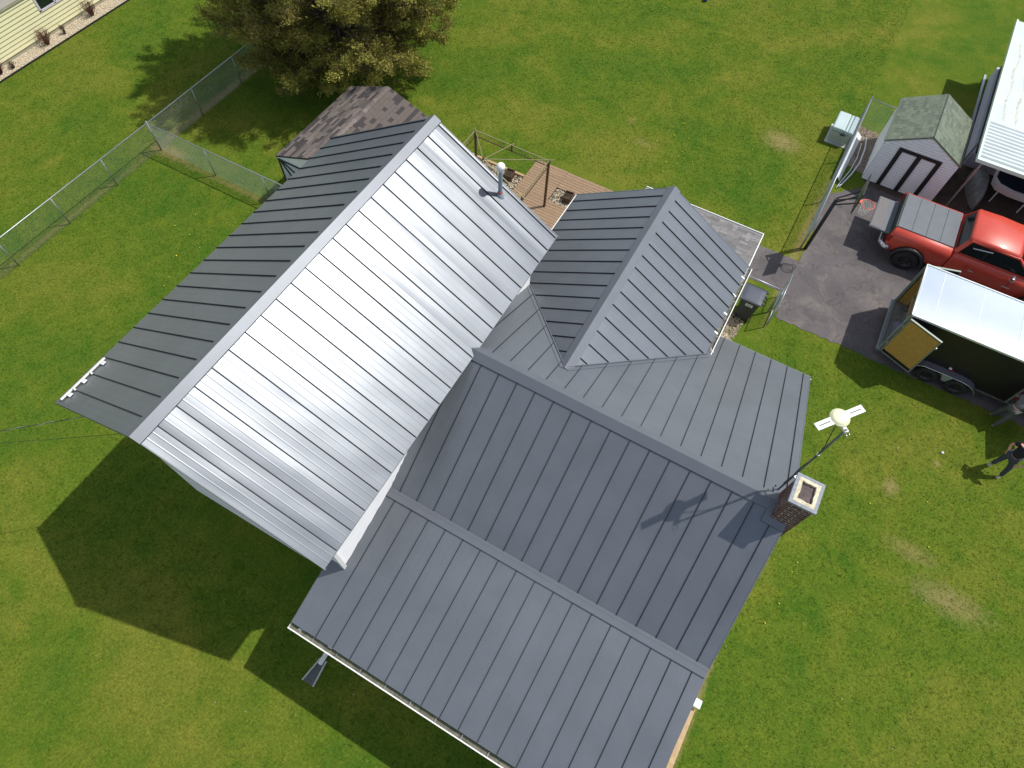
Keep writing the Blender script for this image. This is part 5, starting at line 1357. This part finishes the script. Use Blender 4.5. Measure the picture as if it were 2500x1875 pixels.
    MB().bar(hd + fw * .098 - up * .052 - rt * .02, hd + fw * .098 - up * .052 + rt * .02, .008).build('mouth', M_redcl, e)
    return e
person(dict(pel=(-7.50, 17.22, .95), chest=(-7.53, 17.26, 1.28), neck=(-7.54, 17.27, 1.50), head=(-7.52, 17.28, 1.63), top=(-7.52, 17.28, 1.70),
            shL=(-7.64, 17.08, 1.40), elL=(-7.70, 16.98, 1.15), wrL=(-7.60, 17.02, .98), haL=(-7.55, 17.03, .93),
            shR=(-7.40, 17.44, 1.40), elR=(-7.28, 17.52, 1.14), wrR=(-7.22, 17.40, .95), haR=(-7.22, 17.36, .89),
            hipL=(-7.57, 17.15, .90), knL=(-7.60, 17.15, .50), ankL=(-7.60, 17.14, .09), toeL=(-7.48, 17.04, .045),
            hipR=(-7.43, 17.30, .90), knR=(-7.34, 17.38, .50), ankR=(-7.30, 17.43, .09), toeR=(-7.18, 17.34, .045), face=(.7, -.6, -.3)),
       'person in dark shirt and jeans standing with legs apart on the sunlit lawn', M_tshirt, M_jeans, M_shoe)
person(dict(pel=(-9.20, 17.02, .93), chest=(-9.44, 17.14, 1.20), neck=(-9.58, 17.20, 1.37), head=(-9.66, 17.22, 1.46), top=(-9.70, 17.23, 1.52),
            shL=(-9.46, 16.96, 1.28), elL=(-9.62, 16.98, 1.02), wrL=(-9.80, 17.05, .90), haL=(-9.86, 17.07, .86),
            shR=(-9.54, 17.34, 1.28), elR=(-9.66, 17.36, 1.02), wrR=(-9.84, 17.32, .90), haR=(-9.90, 17.31, .86),
            hipL=(-9.26, 16.94, .88), knL=(-9.34, 16.90, .48), ankL=(-9.36, 16.84, .09), toeL=(-9.48, 16.90, .045),
            hipR=(-9.14, 17.08, .88), knR=(-9.04, 17.02, .48), ankR=(-8.97, 16.95, .09), toeR=(-9.10, 17.02, .045), face=(-.7, .2, -.7)),
       'person in grey shirt and trousers bending into the side door of the trailer', M_gshirt, M_slacks, M_shoe)

# ------------------------------------------------------------------ small things on the lawn
tag(MB().lathe((-26.07, .74, .12), [(0, .12)] + [(.12 * math.sin(t * .3), .12 * math.cos(t * .3)) for t in range(1, 10)] + [(0, -.12)], 18).build('ball', M_blue), 'small blue ball on the back lawn at the top edge', 'ball')
tag(MB().lathe((-7.23, 15.75, .03), [(0, .04), (.035, .03), (.045, .0), (.03, -.03)], 10).build('paper_scrap', M_white), 'small white scrap on the grass near the antenna', 'litter')
fl = MB(); rn = random.Random(77)
M_dand = mat('dandelion_yellow', (.75, .68, .05), .7)
spots = []
for (cx_, cy_, sp_, n_) in ((-15.8, 3.2, .7, 12), (-15.0, 2.2, 1.0, 6), (-.9, -9.6, .6, 5), (-3.5, 12.7, .5, 5), (-1.5, 12.8, .6, 3), (-20, 5, 4, 8), (.5, 12.6, .5, 2), (-3, -10, 2, 6), (-14, 6, 4, 8), (-11, 12, .1, 0), (-5, 13.5, 2, 4), (1.5, -7, 1.0, 5)):
    for k in range(n_): spots.append((cx_ + rn.gauss(0, sp_), cy_ + rn.gauss(0, sp_)))
for (x, y) in spots:
    if -12.5 < x < -8 and y > 7: continue
    r_ = rn.uniform(.014, .026); fl.lathe((x, y, .04), [(0, .012), (r_, .0), (r_ * .7, -.01)], 6)
o = fl.build('dandelions', M_dand, fix=False); o['kind'] = 'stuff'; o['label'] = 'scattered yellow dandelions in the lawn'
pt = MB()
for k in range(34):
    x, y = rn.choice([(rn.uniform(6.5, 9.5), rn.uniform(1, 5)), (rn.uniform(-16, 3), rn.uniform(-22, -8)), (rn.uniform(-24, -11), rn.uniform(-5, 9)), (rn.uniform(-9, 2), rn.uniform(11.2, 16.5))])
    s_ = rn.uniform(.008, .016); pt.add([(x, y, .035), (x + s_ * 2, y + s_ * rn.uniform(-1, 1), .04), (x + s_, y + s_ * 1.4, .045)], [(0, 1, 2)])
o = pt.build('pale_petals', M_white, fix=False); o['kind'] = 'stuff'; o['label'] = 'scattered pale petals and leaf bits on the lawn'

# grass blades as one ground cover mesh
def grass_cover():
    g = np.random.default_rng(3)
    N = 190000
    x = g.uniform(-36, 12, N * 2); y = g.uniform(-22.5, 19.5, N * 2)
    keep = ~((x < -9.45) & (y > 9.62)) & ~((x > -3.5) & (x < 6) & (y > -2.9) & (y < 10.3)) & ~((x > -12.5) & (x < -7.2) & (y > -1.1) & (y < 9.7)) & ~((x > -9.9) & (x < -5.6) & (y > -8) & (y < -4.5)) & ~((x > -10.95) & (x < -5) & (y > -3.7) & (y < 0)) & ~((x < -16.4) & (x > -21.2) & (y > 9.62)) & ~((x < -21.2) & (y > 13.8)) & ~((x > -9.3) & (x < -5.8) & (y > 7.6) & (y < 8.7))
    x = x[keep][:N]; y = y[keep][:N]; n = len(x)
    px = np.repeat(x, 4) + g.normal(0, .02, n * 4); py = np.repeat(y, 4) + g.normal(0, .02, n * 4); n *= 4
    a = g.uniform(0, 2 * np.pi, n); h = g.uniform(.012, .034, n); w = g.uniform(.005, .010, n); lean = g.uniform(.015, .04, n); la = g.uniform(0, 6.28, n)
    A = np.stack([px - np.cos(a) * w, py - np.sin(a) * w, np.zeros(n)], 1); B = np.stack([px + np.cos(a) * w, py + np.sin(a) * w, np.zeros(n)], 1)
    T = np.stack([px + np.cos(la) * lean, py + np.sin(la) * lean, h], 1)
    V = np.stack([A, B, T], 1).reshape(-1, 3)
    me = bpy.data.meshes.new('grass'); me.vertices.add(len(V)); me.vertices.foreach_set('co', V.ravel())
    me.loops.add(n * 3); me.loops.foreach_set('vertex_index', np.arange(n * 3))
    me.polygons.add(n); me.polygons.foreach_set('loop_start', np.arange(n) * 3); me.polygons.foreach_set('loop_total', np.full(n, 3))
    me.materials.append(M_grass); me.update()
    o = bpy.data.objects.new('grass', me); S.collection.objects.link(o); o['kind'] = 'stuff'; o['label'] = 'short green grass blades of the lawn'
grass_cover()
